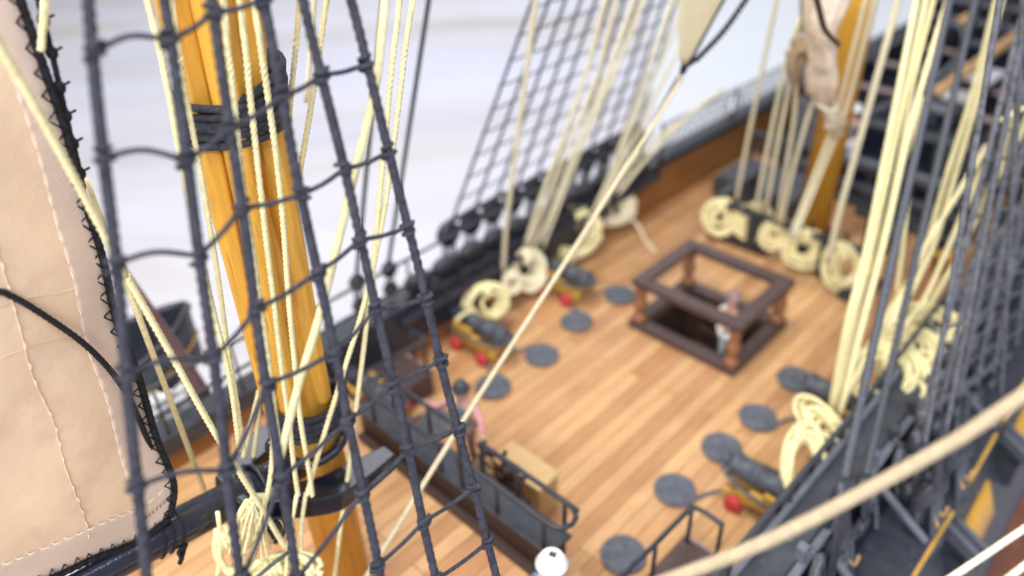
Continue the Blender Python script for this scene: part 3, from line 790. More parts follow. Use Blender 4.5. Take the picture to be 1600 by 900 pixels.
# backstays
for (x, px0, lab) in ((14.2, 1484, 'left of two dark twisted backstays rising between the cream ropes at right'), (15.5, 1524, 'right of two dark twisted backstays rising between the cream ropes at right')):
    t = thing('backstay', lab, 'rope', (x, 2.8, 3), 'dark backstays at right')
    a = PY(1343 if px0 == 1484 else 1377, 638, 4.0); b_ = PY(px0, 0, 7.2 if px0 == 1484 else 7.0)
    ext = b_ + (b_ - a) * .8; lowp = a + (a - b_) * .17
    MB().sweep(catmull([ext, lowp], .12), .108 if px0 == 1484 else .102, 15, lay=.72, amp=.36).build('twisted_rope', M_GREYROPE, t)
    dm = MB(); deadeye(dm, lowp, (0, 1, 0), .38); dm.build('deadeye', M_BLACK, t)
    lo2 = Vector((lowp.x - .1, lowp.y - .3, 1.5)) if lowp.z > 2.5 else lowp + Vector((0, -.2, -1.2))
    dm = MB(); deadeye(dm, lo2, (0, 1, 0), .4); dm.build('deadeye', M_BLACK, t)
    lm = MB()
    for k in (-1, 0, 1): lm.sweep([lowp + Vector((k * .2, -.1, -.1)), lo2 + Vector((k * .2, -.1, .1))], .05, 6)
    lm.build('lanyard', M_TAR, t)
# heavy deadeyes hanging in the near channel, in front of the hull
for i, (px, py, lab) in enumerate(((1310, 848, 'large dark deadeye with pale lanyard ends near the bottom right'), (1452, 772, 'large worn deadeye outside the near bulwark, below the thick cream rope'), (1492, 715, 'worn deadeye just right of the larger one, under the thick cream rope'))):
    c = P(px, py, 2.0); t = thing('deadeye', lab, 'deadeye', c, 'heavy deadeyes outside the near bulwark')
    dm = MB(); deadeye(dm, c, (.15, 1, .35), .62, .42); dm.build('block', M_GREY, t)
    st = MB(); axv = Vector((.15, 1, .35)).normalized(); uu = axv.orthogonal().normalized(); ww = axv.cross(uu)
    st.sweep([c + (uu * math.cos(a) + ww * math.sin(a)) * .63 for a in [2 * math.pi * k / 24 for k in range(24)]], .085, 8, closed=True); st.build('strop', M_TAR, t)
    c2 = c + Vector((.1, -.45, -2.1))
    dm = MB(); deadeye(dm, c2, (.15, 1, .2), .6, .4); dm.build('block', M_GREY, t)
    lm = MB()
    for k in (-1, 0, 1):
        lm.sweep([c + Vector((k * .3, -.22, 0)), c2 + Vector((k * .3, -.22, 0))], .075, 7); lm.sweep([c + Vector((k * .3, .22, 0)), c2 + Vector((k * .3, .22, 0))], .075, 7)
    lm.build('lanyard', M_GREYROPE, t)
    en = MB()
    for k in (-1, 1): en.sweep(catmull([c + Vector((k * .1, -.3, -.5)), c + Vector((k * .25, -.5, -.75)), c + Vector((k * .42, -.5, -.5))], .08), .05, 7)
    en.build('lanyard_end', M_TAN, t)
    MB().sweep(catmull([c + Vector((-.1, -.1, .5)), c + Vector((.05, .1, 1.3)), c + Vector((.3, .3, 2.1))], .1), lambda t: .16 - .07 * t, 10).build('splice', M_TAR, t)

tg = random.Random(5)
for i in range(9):
    x = 14.2 + i * 1.75; y0 = side(x, -1, 1.05)
    pts = [Vector((x, y0 - .1, 2.9)), Vector((x + tg.uniform(-.2, .2), y0 - .35, 2.3)), Vector((x + tg.uniform(-.2, .2), y0 - .5, 1.6)), Vector((x + tg.uniform(-.2, .2), y0 - .7, .9))]
    o = MB().sweep(catmull(pts, .06), .07, 9, lay=.5, amp=.3)
    for t_ in range(3):
        cc = Vector((x + tg.uniform(-.15, .15), y0 - .3, 2.35)); rr0 = tg.uniform(.25, .42)
        o.sweep([cc + Vector((rr0 * math.cos(a), -.05 + .08 * math.sin(a + t_), rr0 * 1.5 * math.sin(a) - .3)) for a in [2 * math.pi * k / 18 for k in range(18)]], .055, 7, closed=True)
    tag(o.build('lashed_line', M_NETROPE), ('worn dark line with small looped hank hung on a timberhead outside the near bulwark'), 'rope', 'dark hanks outside the near bulwark')

# distant mizzen shrouds on the far side (two thin lines with deadeyes)
for (a, b_, lab) in (((600, -20), (557, 432), 'thin dark line ending in a deadeye, left of two behind the near mast'), ((673, -20), (607, 412), 'thin grey line ending in a deadeye, right of two behind the near mast')):
    t = thing('far_shroud', lab, 'rope', PY(b_[0], b_[1], 20.6), 'far thin shrouds')
    A = PY(b_[0], b_[1], 20.6); B_ = PY(a[0], a[1], 17.5); B_ = B_ + (B_ - A).normalized() * 10
    MB().sweep([A, B_], .075, 8).build('line', M_GREYROPE, t)
    dm = MB(); deadeye(dm, A + Vector((0, 0, -.25)), (0, 1, 0), .33); dm.build('deadeye', M_BLACK, t)
    lo = Vector((A.x, 20.7, 3.1)); dm = MB(); deadeye(dm, lo, (0, 1, 0), .3); dm.build('deadeye', M_BLACK, t)
    lm = MB()
    for k in (-1, 0, 1): lm.sweep([A + Vector((k * .16, 0, -.3)), lo + Vector((k * .16, 0, 0))], .04, 6)
    lm.build('lanyard', M_TAR, t)

# ------------------------------------------------------------------ hatch with turned posts
hx0, hx1, hy0, hy1 = 21.82, 26.05, 9.92, 14.82
ht = thing('companion_hatch', 'square brown hatch with railed frame on four turned posts, middle of the deck', 'hatch', ((hx0 + hx1) / 2, CL, 0))
def frame(z0, z1, wd, name, x0, x1, y0, y1):
    b = MB()
    b.box((x0, y0, z0), (x1, y0 + wd, z1)); b.box((x0, y1 - wd, z0), (x1, y1, z1))
    b.box((x0, y0 + wd, z0), (x0 + wd, y1 - wd, z1)); b.box((x1 - wd, y0 + wd, z0), (x1, y1 - wd, z1))
    return b.build(name, M_HATCH, ht, bevel=.03)
frame(.004, .34, .54, 'coaming', hx0, hx1, hy0, hy1)
frame(2.10, 2.36, .58, 'top_frame', hx0, hx1, hy0, hy1)
pr = [(.34, .42), (.34, .58), (.22, .64), (.20, .78), (.30, 1.0), (.33, 1.2), (.27, 1.45), (.19, 1.62), (.27, 1.7), (.27, 1.78), (.20, 1.85), (.32, 1.95), (.32, 2.05)]
for x in (hx0 + .32, hx1 - .32):
    for y in (hy0 + .32, hy1 - .32): MB().lathe([(r * .86, z if z > .5 else z - .08) for r, z in pr[:-1]] + [(.27, 2.098)], (x, y, 0), n=18).build('post', M_TURNED, ht)
b = MB()
for (x0, y0, x1, y1) in ((HX0, HY0, HX1, HY0), (HX1, HY0, HX1, HY1), (HX1, HY1, HX0, HY1), (HX0, HY1, HX0, HY0)):
    b.add([(x0, y0, -3.4), (x1, y1, -3.4), (x1, y1, .02), (x0, y0, .02)], [(0, 1, 2, 3)], False)
b.add([(HX0, HY0, -3.4), (HX1, HY0, -3.4), (HX1, HY1, -3.4), (HX0, HY1, -3.4)], [(0, 1, 2, 3)], False)
b.build('shaft', M_DARKWOOD, ht)
ld = MB()
for k in range(5): ld.box((HX1 - .3 - .35 * k, 11.3, -.5 - .6 * k), (HX1 - .02 - .35 * k, 13.3, -.4 - .6 * k))
ld.build('ladder', M_DARKWOOD, ht)

# ------------------------------------------------------------------ rope cheeses on deck
def cheese(x, y, lab, tail=None, seed=0):
    pts = []
    if tail: seed = math.atan2(tail[0][1] - y, tail[0][0] - x) - 13 * math.pi - .5
    turns = 6.5; N = 26; rr = .058
    for i in range(int(turns * N) + 1):
        a = 2 * math.pi * i / N; rad = .04 + .098 * i / N
        pts.append(Vector((x + rad * math.cos(a + seed), y + rad * math.sin(a + seed), .105 + .012 * math.sin(a * 3 + seed))))
    last = pts[-1]
    if tail: pts += catmull([last, last + (last - pts[-4]).normalized() * .3 + Vector((0, 0, -.01)), Vector(tail[0]), Vector(tail[1])], .12)[1:]
    b = MB().sweep(pts, rr, 8)
    b.lathe([(.02, .0), (.62, .0), (.66, .04), (.62, .10), (.02, .10)], (x, y, .004), n=32)
    return tag(b.build('rope_coil', M_CHEESE, origin=(x, y, 0)), lab, 'rope coil', 'flat grey rope coils on the deck')
CX = [12.64, 15.75, 18.36, 20.49, 23.25]
NEARL = ['near-side flat grey rope coil lowest in the picture, beside the railed platform', 'near-side flat grey coil left of the near red-wheeled cannon', 'near-side flat grey coil at the breech of the near cannon', 'near-side flat grey coil between the two near cannons, close to cream coils', 'near-side flat grey coil nearest the hatch corner, at the second cannon']
for i, (x, y) in enumerate(((12.64, 8.16), (15.75, 8.43), (18.36, 8.29), (20.49, 8.1), (23.25, 8.09))):
    g = 11.4 if i == 0 else (17.0 if i < 3 else 22.0)
    cheese(x, y, NEARL[i], ((x + (g - x) * .5, y - .9, .09), (x + (g - x) * .75, y - 1.6, .6)) , i + 1)
FARL = ['far-side flat grey coil behind the helmsman near the beam', 'far-side flat grey coil just left of the first ochre gun carriage breech', 'far-side flat grey coil right of the first far cannon', 'far-side flat grey coil left of the second far cannon', 'far-side flat grey coil beside the left corner of the hatch']
for i, (x, y) in enumerate(((12.6, 16.45), (15.35, 16.33), (17.96, 16.19), (20.58, 16.58), (23.29, 16.36))):
    g = 11.4 if i == 0 else (16.9 if i < 3 else 22.0)
    cheese(x, y, FARL[i], ((x + (g - x) * .45, y + .9, .09), (x + (g - x) * .7, y + 1.5, .6)), i + 11)

# ------------------------------------------------------------------ cannons
def make_cannon(loc, rz, label):
    t = thing('cannon', label, 'cannon', (0, 0, 0), 'cannons along the bulwarks')
    MB().lathe([(.02, -1.72), (.13, -1.68), (.15, -1.56), (.07, -1.46), (.10, -1.4), (.34, -1.32), (.42, -1.25), (.42, -1.12), (.37, -1.08), (.36, -.5), (.39, -.48), (.39, -.38), (.34, -.36), (.31, .4), (.335, .42), (.335, .5), (.29, .52), (.25, 2.0), (.29, 2.1), (.31, 2.3), (.28, 2.4), (.15, 2.4), (.14, 2.0)], (0, 0, 1.18), (0, 1, 0), 22).build('barrel', M_GUN, t)
    pf = [(-1.25, .3), (-1.25, .55), (-.85, .55), (-.85, .74), (-.4, .74), (-.4, .95), (.05, .95), (.05, 1.16), (1.0, 1.16), (1.05, .3), (.6, .3), (.45, .42), (-.35, .42), (-.5, .3)]
    for sx in (-1, 1):
        MB().prism([(sx * .50 - .1, y, z) for y, z in pf], (.2, 0, 0)).build('cheek', M_YEL2, t, bevel=.03)
        for y in (-.75, .72):
            MB().lathe([(.05, -.11), (.26, -.11), (.29, -.07), (.29, .07), (.26, .11), (.05, .11)], (sx * .76, y, .29), (1, 0, 0), 18).build('wheel', M_RED, t)
    for y in (-.75, .72): MB().box((-.72, y - .12, .19), (.72, y + .12, .40)).build('axle', M_YEL2, t)
    MB().box((-.4, -1.1, .42), (.4, .9, .52)).build('bed', M_YEL2, t)
    MB().prism([(-.2, -1.1, .52), (-.2, -.2, .52), (-.2, -1.1, .8)], (.4, 0, 0)).build('quoin', M_YEL2, t)
    br = MB().sweep(catmull([(-.55, 1.35, .8), (-.75, .1, .95), (-.45, -1.3, 1.05), (0, -1.6, 1.18), (.45, -1.3, 1.05), (.75, .1, .95), (.55, 1.35, .8)], .1), .06, 8).build('breeching_rope', M_GREYROPE, t)
    t.location = loc; t.rotation_euler = (0, 0, rz)
    return t
bpy.context.view_layer.update()
c0 = make_cannon((16.8, 18.35, 0), 0, 'far ochre cannon with two red wheels showing, under the first cream coil')
copy_thing(c0, (22.0, 18.45, 0), 0, 'far cannon beyond the first, partly hidden by the slanting cream rope')
copy_thing(c0, (11.6, 18.6, 0), 0, 'far cannon mostly hidden behind the railed platform and shrouds')
copy_thing(c0, (17.05, 5.95, 0), math.pi, 'near cannon with grey barrel and single bright red wheel, right of the railed platform')
copy_thing(c0, (22.1, 5.95, 0), math.pi, 'near cannon half buried behind the pile of cream coils')

# ------------------------------------------------------------------ hung rope coils
def hung_coil(c, nrm, a, bb, label, turns=8, r=.075, seed=0, m=M_PALE, group=None, tilt=0.0, tail=None, sizes=(.5, .68, .82, .95, 1.06, 1.1), frap=True):
    rr = random.Random(seed); c = Vector(c); nrm = Vector(nrm).normalized()
    up = Vector((0, 0, 1)); up = (up - nrm * up.dot(nrm)).normalized(); rt = up.cross(nrm)
    up2 = up * math.cos(tilt) + rt * math.sin(tilt); rt2 = rt * math.cos(tilt) - up * math.sin(tilt)
    pts = []; N = 22
    for k in range(turns):
        sz = rr.choice(sizes); da, db = sz * rr.uniform(.88, 1.08), sz * rr.uniform(.88, 1.08); ox, oz = rr.uniform(-.2, .2) * a, rr.uniform(-.22, .12) * bb; dn_ = (k - turns / 2) * r * .45 + rr.uniform(-.05, .05)
        for i in range(N):
            t = 2 * math.pi * i / N
            pts.append(c + rt2 * (ox + a * da * math.cos(t)) + up2 * (oz * math.sin(t / 2) + bb * db * math.sin(t)) + nrm * (dn_ + .05 * math.sin(2 * t + k)))
    q = catmull(pts, .12)
    b = MB().sweep(q, r, 8)
    # frapping turns round the top of the bight
    fp = []
    for i in range(28):
        t = 2 * math.pi * i / 11
        fp.append(c + up2 * (bb * .62) + rt2 * (-.12 + .01 * i) + up2 * (bb * .42 * math.cos(t)) + nrm * ((.08 + turns * r * .27) * math.sin(t)))
    if frap: b.sweep(catmull(fp, .1), r, 8)
    if tail: b.sweep(catmull([c + up2 * -bb] + [Vector(p) for p in tail], .15), r, 8)
    return tag(b.build('hung_coil', m, origin=c), label, 'rope coil', group)
GF = 'cream coils hung along the far bulwark'
aim = Vector((-.45, -.75, .35))
hung_coil(P(762, 470, 1.35), aim, .82, .72, 'cream coil hung above the first far cannon, leftmost of the far coils', 10, .07, 1, group=GF, m=M_CREAM, tail=[P(735, 487, 1.6), P(712, 500, 1.6)])
hung_coil(P(824, 420, 1.45), aim, .70, .85, 'bushy cream coil between the two far cannons', 10, .07, 2, group=GF)
hung_coil(P(799, 440, 1.4), aim, .34, .42, 'small cream coil squeezed between two bigger far coils', 5, .08, 3, group=GF)
hung_coil(P(900, 363, 1.5), aim, 1.05, .98, 'largest round cream coil on the far bulwark, left of the slanting cream rope', 10, .072, 4, group=GF, m=M_CREAM, tail=[P(895, 395, .8), P(893, 412, .4)])
hung_coil(P(962, 325, 1.5), aim, .92, .80, 'cream coil farthest right on the far bulwark, with a loose tail on deck', 11, .072, 5, group=GF, tail=[P(990, 345, .6), P(1008, 375, .1), P(1024, 394, .1)])
GM = 'cream coils hung at the main mast'
aim2 = Vector((-.8, -.45, .3))
for i, (px, py, a, bb, lab) in enumerate(((1125, 338, .85, .95, 'cream coil farthest left of the row at the main mast foot'), (1176, 348, .9, .95, 'cream coil second from left in the row at the main mast foot'), (1210, 366, .6, .75, 'cream coil squeezed left of the main mast, middle of the row'), (1256, 386, .95, .95, 'cream coil hung right in front of the yellow main mast foot'), (1317, 416, .85, 1.1, 'cream coil farthest right at the main mast foot, over dark deck'))):
    hung_coil(P(px, py, 1.3), aim2, a * .84, bb * .84, lab, 8, .066, 20 + i, group=GM, m=M_CREAM, tilt=.3 * math.sin(i))
GS = 'cream coils on the near bulwark'
aim3 = Vector((-.55, .2, .9))
hung_coil(P(1256, 722, 1.9), aim3, .55, 1.15, 'long looped cream coil lowest on the near bulwark, beside the near cannon', 8, .066, 31, group=GS, m=M_CREAM, tilt=-.75, sizes=(.72, .85, .95, 1.05, 1.12), frap=False)
hung_coil(P(1290, 668, 2.1), aim3, 1.0, .42, 'cream coil bunched above the long looped coil on the near bulwark', 11, .066, 32, group=GS, m=M_CREAM, tilt=.15)
hung_coil(P(1384, 586, 2.5), aim3, 1.0, 1.1, 'cream coil at the foot of the dark backstays on the near bulwark', 11, .068, 33, group=GS, m=M_CREAM, tilt=-.6)
hung_coil(P(1440, 508, 2.6), aim3, 1.15, .9, 'cream coil farthest forward on the near bulwark, below fanned ropes', 12, .068, 34, group=GS, m=M_CREAM, tilt=-.5)
hung_coil(P(1410, 545, 2.6), aim3, 1.0, .9, 'cream coil crowded between two others on the near bulwark', 10, .066, 35, group=GS, m=M_CREAM, tilt=-.5)

# ------------------------------------------------------------------ break of the poop: beam, hammock rails, box, wheel
bx0, bx1 = 9.72, 10.5
bm_ = thing('breast_beam', 'dark brown beam with black top and looped rails, across the poop edge', 'beam', (10.1, CL, POOP))
MB().box((bx0, 8.62, POOP + .002), (bx1, 16.65, 2.52)).build('beam_face', M_DARKWOOD, bm_, bevel=.04)
MB().box((bx0 - .05, 8.5, 2.522), (bx1 + .1, 16.75, 2.66)).build('beam_top', M_BLACK, bm_, bevel=.05)
MB().box((bx0 - .28, 8.7, POOP + .003), (bx0 - .003, 16.6, POOP + .22)).build('beam_foot_strip', M_DARKWOOD, bm_, bevel=.04)  # low dark strip along the aft foot of the beam
for sgn in (-1, 1):
    ya, yb = CL + sgn * .45, CL + sgn * 3.7
    zt = 3.72; xa_, xb_ = bx0 + .06, bx1 + .12
    mid = (xa_ + xb_) / 2; rad = (xb_ - xa_) / 2
    q = [Vector((xa_, ya, 2.66)), Vector((xa_, ya, zt - .25)), Vector((xa_, ya + sgn * .2, zt)), Vector((xa_, yb, zt))]
    q += [Vector((mid - rad * math.cos(t), yb + sgn * rad * 1.1 * math.sin(t), zt)) for t in (.5, 1.0, 1.57, 2.1, 2.6)]
    q += [Vector((xb_, yb, zt)), Vector((xb_, ya + sgn * .2, zt)), Vector((xb_, ya, zt - .25)), Vector((xb_, ya, 2.66))]
    MB().sweep(catmull(q, .12), .075, 10).build('looped_rail', M_BLACK, bm_)
    for x in (xa_, xb_):
        for y in (ya + sgn * 1.4, ya + sgn * 3.1): MB().sweep([(x, y, 2.6), (x, y, zt)], .065, 8).build('stanchion', M_BLACK, bm_)
bn = thing('binnacle_box', 'pale wooden box on deck just beyond the dark railed beam', 'box', (12.5, 12.3, 0))
MB().box((11.88, 10.85, .003), (12.75, 12.8, 1.46)).build('cabinet', M_BOXWOOD, bn, bevel=.03)
MB().box((11.82, 10.79, 1.462), (12.81, 12.86, 1.56)).build('lid', M_BOXWOOD, bn, bevel=.03)
wc = Vector((11.35, 11.95, 1.75))
wh = thing('steering_wheel', 'dark brown spoked wheel between the railed beam and the pale box', 'steering wheel', (11.35, 11.95, 0))
MB().sweep([wc + Vector((0, .82 * math.cos(a), .82 * math.sin(a))) for a in [2 * math.pi * k / 30 for k in range(30)]], .085, 8, closed=True).build('rim', M_DARKWOOD, wh)
for k in range(8):
    a = 2 * math.pi * k / 8 + .2; dr = Vector((0, math.cos(a), math.sin(a)))
    MB().lathe([(.05, .1), (.05, .8), (.07, .95), (.045, 1.0), (.085, 1.15), (.06, 1.28), (.01, 1.3)], wc, dr, 8).build('spoke', M_DARKWOOD, wh)
MB().lathe([(.05, -.14), (.2, -.12), (.2, .12), (.05, .14)], wc, (1, 0, 0), 16).build('hub', M_DARKWOOD, wh)
for y in (-1, 1): MB().box((wc.x - .12, wc.y - .1, .003), (wc.x + .12, wc.y + .1, wc.z - .2)) if False else None
MB().box((wc.x + .15, wc.y - .15, .003), (wc.x + .38, wc.y + .15, wc.z + .1)).build('pedestal', M_DARKWOOD, wh)

# railed platforms either side of the poop edge
for sgn, lab in ((-1, 'grey platform with thin black handrail, near side of the beam'), (1, 'grey platform with thin handrail, far side, half hidden by the shrouds')):
    yy = lambda v: CL + sgn * v
    t = thing('railed_platform', lab, 'platform', (12.6, yy(6.0), 0), 'platforms beside the poop edge')
    MB().box((XB + .02, min(yy(5.45), yy(7.2)), .003), (13.72, max(yy(5.45), yy(7.2)), 1.0)).build('platform_top', M_HATCH, t, bevel=.03)
    MB().box((13.725, min(yy(5.45), yy(7.2)), .9), (13.82, max(yy(5.45), yy(7.2)), 1.03)).build('edge_strip', M_PINK, t)
    zt = 2.45
    q = [Vector((9.4, yy(5.62), zt + .5)), Vector((11.2, yy(5.62), zt + .2)), Vector((13.4, yy(5.6), zt)), Vector((13.68, yy(5.66), zt)), Vector((13.74, yy(5.95), zt)), Vector((13.78, yy(6.55), zt - .1))]
    MB().sweep(catmull(q, .12), .075, 8).build('handrail', M_BLACK, t)
    for (x, y, z) in ((11.9, 5.62, zt + .1), (13.62, 5.64, zt), (13.78, 6.5, zt - .1)): MB().sweep([(x, yy(y), .98), (x, yy(y), z)], .065, 8).build('stanchion', M_BLACK, t)

# ------------------------------------------------------------------ people
def skin_obj(name, graph, m, parent, sub=2):
    vs, es, rs = [], [], []
    for chain in graph:
        idx0 = None
        for (p, r) in chain:
            k = None
            for i, v in enumerate(vs):
                if (v - Vector(p)).length < 1e-5: k = i; break
            if k is None: vs.append(Vector(p)); rs.append(r); k = len(vs) - 1
            if idx0 is not None: es.append((idx0, k))
            idx0 = k
    me = bpy.data.meshes.new(name); me.from_pydata(vs, es, []); me.materials.append(m)
    o = bpy.data.objects.new(name, me); C.objects.link(o); o.parent = parent
    sk = o.modifiers.new('skin', 'SKIN'); sk.use_smooth_shade = True
    for i, r in enumerate(rs): me.skin_vertices[0].data[i].radius = (r, r)
    for i in range(len(vs)): me.skin_vertices[0].data[i].use_root = (i == 0)
    sb = o.modifiers.new('sub', 'SUBSURF'); sb.levels = sub; sb.render_levels = sub
    return o
def person(label, loc, rz, hgt, hat, coat_m, hat_m, sleeve_m, legs_m, arms):
    k = hgt / 1.75
    V = lambda x, y, z: Vector((x * k, y * k, z * k))
    t = thing('person', label, 'person', loc, None, rz)
    pel, sp, ch, nk, hd0, hd1 = V(0, 0, .95), V(.01, 0, 1.12), V(.02, 0, 1.32), V(.01, 0, 1.48), V(.03, 0, 1.56), V(.03, 0, 1.68)
    body = [[(pel, .125 * k), (sp, .115 * k), (ch, .135 * k), (nk, .055 * k), (hd0, .075 * k), (hd1, .085 * k)], [(hd0, .075 * k), (V(.115, 0, 1.58), .022 * k)]]
    coat = [[(pel, .155 * k), (sp, .14 * k), (ch, .16 * k), (V(.01, 0, 1.44), .09 * k)], [(pel, .155 * k), (V(-.03, 0, .72), .17 * k)]]
    slv = []
    for sgn, (el, wr) in zip((1, -1), arms):
        shd = V(.0, sgn * .19, 1.40); e = V(*el); w = V(*wr); d = (w - e).normalized()
        pal = w + d * .06 * k
        body.append([(ch, .135 * k), (shd, .06 * k), (e, .043 * k), (w, .028 * k), (pal, .036 * k)])
        side_v = d.cross(Vector((0, 0, 1))); side_v = side_v.normalized() if side_v.length > .1 else Vector((0, 1, 0))
        for f_, ln in ((-.03, .06), (-.01, .075), (.01, .07), (.03, .055)):
            b0 = pal + side_v * f_ * k + d * .02 * k
            body.append([(pal, .036 * k), (b0, .010 * k), (b0 + d * ln * .55 * k, .009 * k), (b0 + d * ln * .9 * k + Vector((0, 0, -.02 * k)), .008 * k)])
        body.append([(pal, .036 * k), (w + d * .03 * k + side_v * -.045 * k, .011 * k), (w + d * .065 * k + side_v * -.06 * k, .010 * k)])
        slv.append([(shd.lerp(ch, .3), .085 * k), (shd, .078 * k), (e, .060 * k), (w.lerp(e, .08), .046 * k)])
    legs = []
    for sgn in (1, -1):
        c = [(pel, .125 * k), (V(0, sgn * .1, .88), .085 * k), (V(.02, sgn * .11, .5), .055 * k), (V(-.01, sgn * .12, .1), .038 * k), (V(.05, sgn * .125, .045), .04 * k), (V(.15, sgn * .13, .035), .03 * k)]
        body.append(c)
        legs.append([(p, r * 1.22) for p, r in c[:4]])
    skin_obj('body', body, M_SKIN, t)
    skin_obj('coat', coat, coat_m, t); 
    for q in slv: skin_obj('sleeve', [q], sleeve_m, t, 1)
    skin_obj('breeches', legs, legs_m, t, 1)
    for sgn in (1, -1):
        MB().ball(V(.108, sgn * .032, 1.625), .013 * k, 8).build('eye', M_HATG, None, origin=(0, 0, 0)).parent = t
    MB().box(V(.105, -.022, 1.535), V(.117, .022, 1.545)).build('mouth', M_RED, None, origin=(0, 0, 0)).parent = t
    MB().ball(V(-.005, 0, 1.64), .098 * k, 14, (1, 1, 1)).build('hair', M_DARKWOOD, None, origin=(0, 0, 0)).parent = t
    if hat == 'round': pr_ = [(.02, 1.70), (.15, 1.70), (.155, 1.72), (.12, 1.74), (.115, 1.80), (.09, 1.84), (.01, 1.85)]
    else: pr_ = [(.02, 1.69), (.165, 1.69), (.18, 1.72), (.15, 1.75), (.13, 1.82), (.10, 1.85), (.01, 1.855)]
    MB().lathe([(r * k, z * k) for r, z in pr_], V(.02, 0, 0), n=20).build('hat', hat_m, None, origin=(0, 0, 0)).parent = t
    if hat == 'cocked': MB().box(V(.0, -.045, 1.852), V(.06, .03, 1.862)).build('hat_badge', M_HATG, None, origin=(0, 0, 0)).parent = t
    return t
dn_arm = ((.02, .27, 1.12), (.08, .27, .9)); dn_arm2 = ((.02, -.27, 1.12), (.08, -.27, .9))
person('helmsman in grey hat with pink sleeves stretched out beside the beam', (12.05, 14.25, 0), R(200), 3.55, 'round', M_COATGREY, M_HATG, M_PINKCOAT, M_MAROON, (((.12, .36, 1.25), (.30, .46, 1.12)), ((.05, -.40, 1.22), (.02, -.66, 1.20))))
fpz = P(861, 884, 5.15)
fm = person('person in white hat and blue coat standing at the bottom edge of the picture', (fpz.x, fpz.y, POOP), R(20), 3.65, 'cocked', M_BLUE, M_WHITE, M_BLUE, M_WHITE, (dn_arm, dn_arm2))
MB().box((.1, .1, 3.9), (.25, .17, 3.93)) if False else None
person('person with pale face and brown coat standing down inside the hatch', (24.35, 11.55, -2.05), R(160), 3.75, 'round', M_MAROON, M_PINK, M_WHITE, M_WHITE, (((.12, .28, 1.2), (.32, .2, 1.25)), ((.12, -.28, 1.2), (.3, -.2, 1.25))))
fpz = P(1337, 170, 4.2)
person('person in white hat and grey coat standing just right of the main mast', (fpz.x, fpz.y, .55), R(190), 3.7, 'cocked', M_COATGREY, M_WHITE, M_COATGREY, M_WHITE, (dn_arm, dn_arm2))

# ------------------------------------------------------------------ main mast foot and waist
ff = thing('fife_rail', 'dark pin rail on posts carrying cream coils before the main mast', 'fife rail', (30.2, CL, 0))
MB().box((30.3, 8.6, 1.8), (30.7, 16.4, 2.02)).build('rail', M_BLACK, ff, bevel=.04)
for y in (8.9, 10.6, 14.1, 16.1): MB().box((30.25, y - .22, .003), (30.7, y + .22, 1.748)).build('post', M_BLACK, ff, bevel=.04)
for s in (8.8, 16.2): MB().box((30.76, s - .2, 1.75), (34.5, s + .2, 2.08)).build('side_rail', M_GREY, ff, bevel=.04)
for s in (8.8, 16.2): MB().box((34.1, s - .2, .003), (34.5, s + .2, 1.748)).build('post', M_BLACK, ff)
for k in range(10):
    y = 9.1 + k * .78
    MB().lathe([(.04, -.5), (.06, 0), (.09, .15), (.06, .3), (.1, .55), (.01, .65)], (30.47, y, 1.95), n=8).build('belaying_pin', M_DARKWOOD, ff)
MB().box((29.3, 8.2, .003), (31.5, 9.3, .35)).build('deck_block', M_BLACK, ff, bevel=.04)
MB().box((30.2, 13.2, .003), (31.0, 15.6, .2)).build('deck_block', M_DARKWOOD, ff, bevel=.04)

gh = thing('grating_hatch', 'low dark grating hatch with rail, left of the main mast', 'hatch', (36, 16, 0))
MB().box((34.2, 13.9, .003), (37.4, 18.5, .95)).build('coaming', M_GREY, gh, bevel=.05)
g = MB()
for k in range(9): g.box((34.4, 14.15 + k * .5, .952), (37.25, 14.35 + k * .5, 1.06))
for k in range(6): g.box((34.5 + k * .5, 14.1, 1.062), (34.7 + k * .5, 18.3, 1.13))
g.build('grating', M_MIDGREY, gh)
for y in (14.5, 16.3, 18.1): MB().sweep([(37.3, y, .75), (37.3, y, 2.5)], .09, 8).build('stanchion', M_BLACK, gh)
MB().beam((37.3, 14.2, 2.5), (37.3, 18.3, 2.5), .28, .3).build('rail', M_GREY, gh)

wr = thing('waist_rail', 'dark grey rails crossing the deck at the edge of the dark waist', 'rail', (38, CL, 0))
for x, z in ((37.9, 1.0), (37.9, 2.1)): MB().box((x - .2, 6.2, z - .16), (x + .2, 16.0, z + .16)).build('rail', M_GREY, wr, bevel=.04)
for y in (6.4, 8.4, 10.4, 14.2, 15.8): MB().box((37.75, y - .16, .003), (38.05, y + .16, 2.6)).build('post', M_BLACK, wr, bevel=.03)
MB().box((37.6, CL - WYH, .003), (38.3, CL + WYH, .4)).build('coaming', M_GREY, wr, bevel=.05)
sk = thing('skid_beams', 'grey beams spanning the dark waist under the stowed boats', 'beams', (48, CL, 0))
for x in (40.6, 43.6, 46.6, 50.5, 54.5, 59): MB().box((x - .3, CL - WYH - .3, -.35), (x + .3, CL + WYH + .3, .25)).build('beam', M_MIDGREY if x < 44 else M_GREY, sk, bevel=.05)

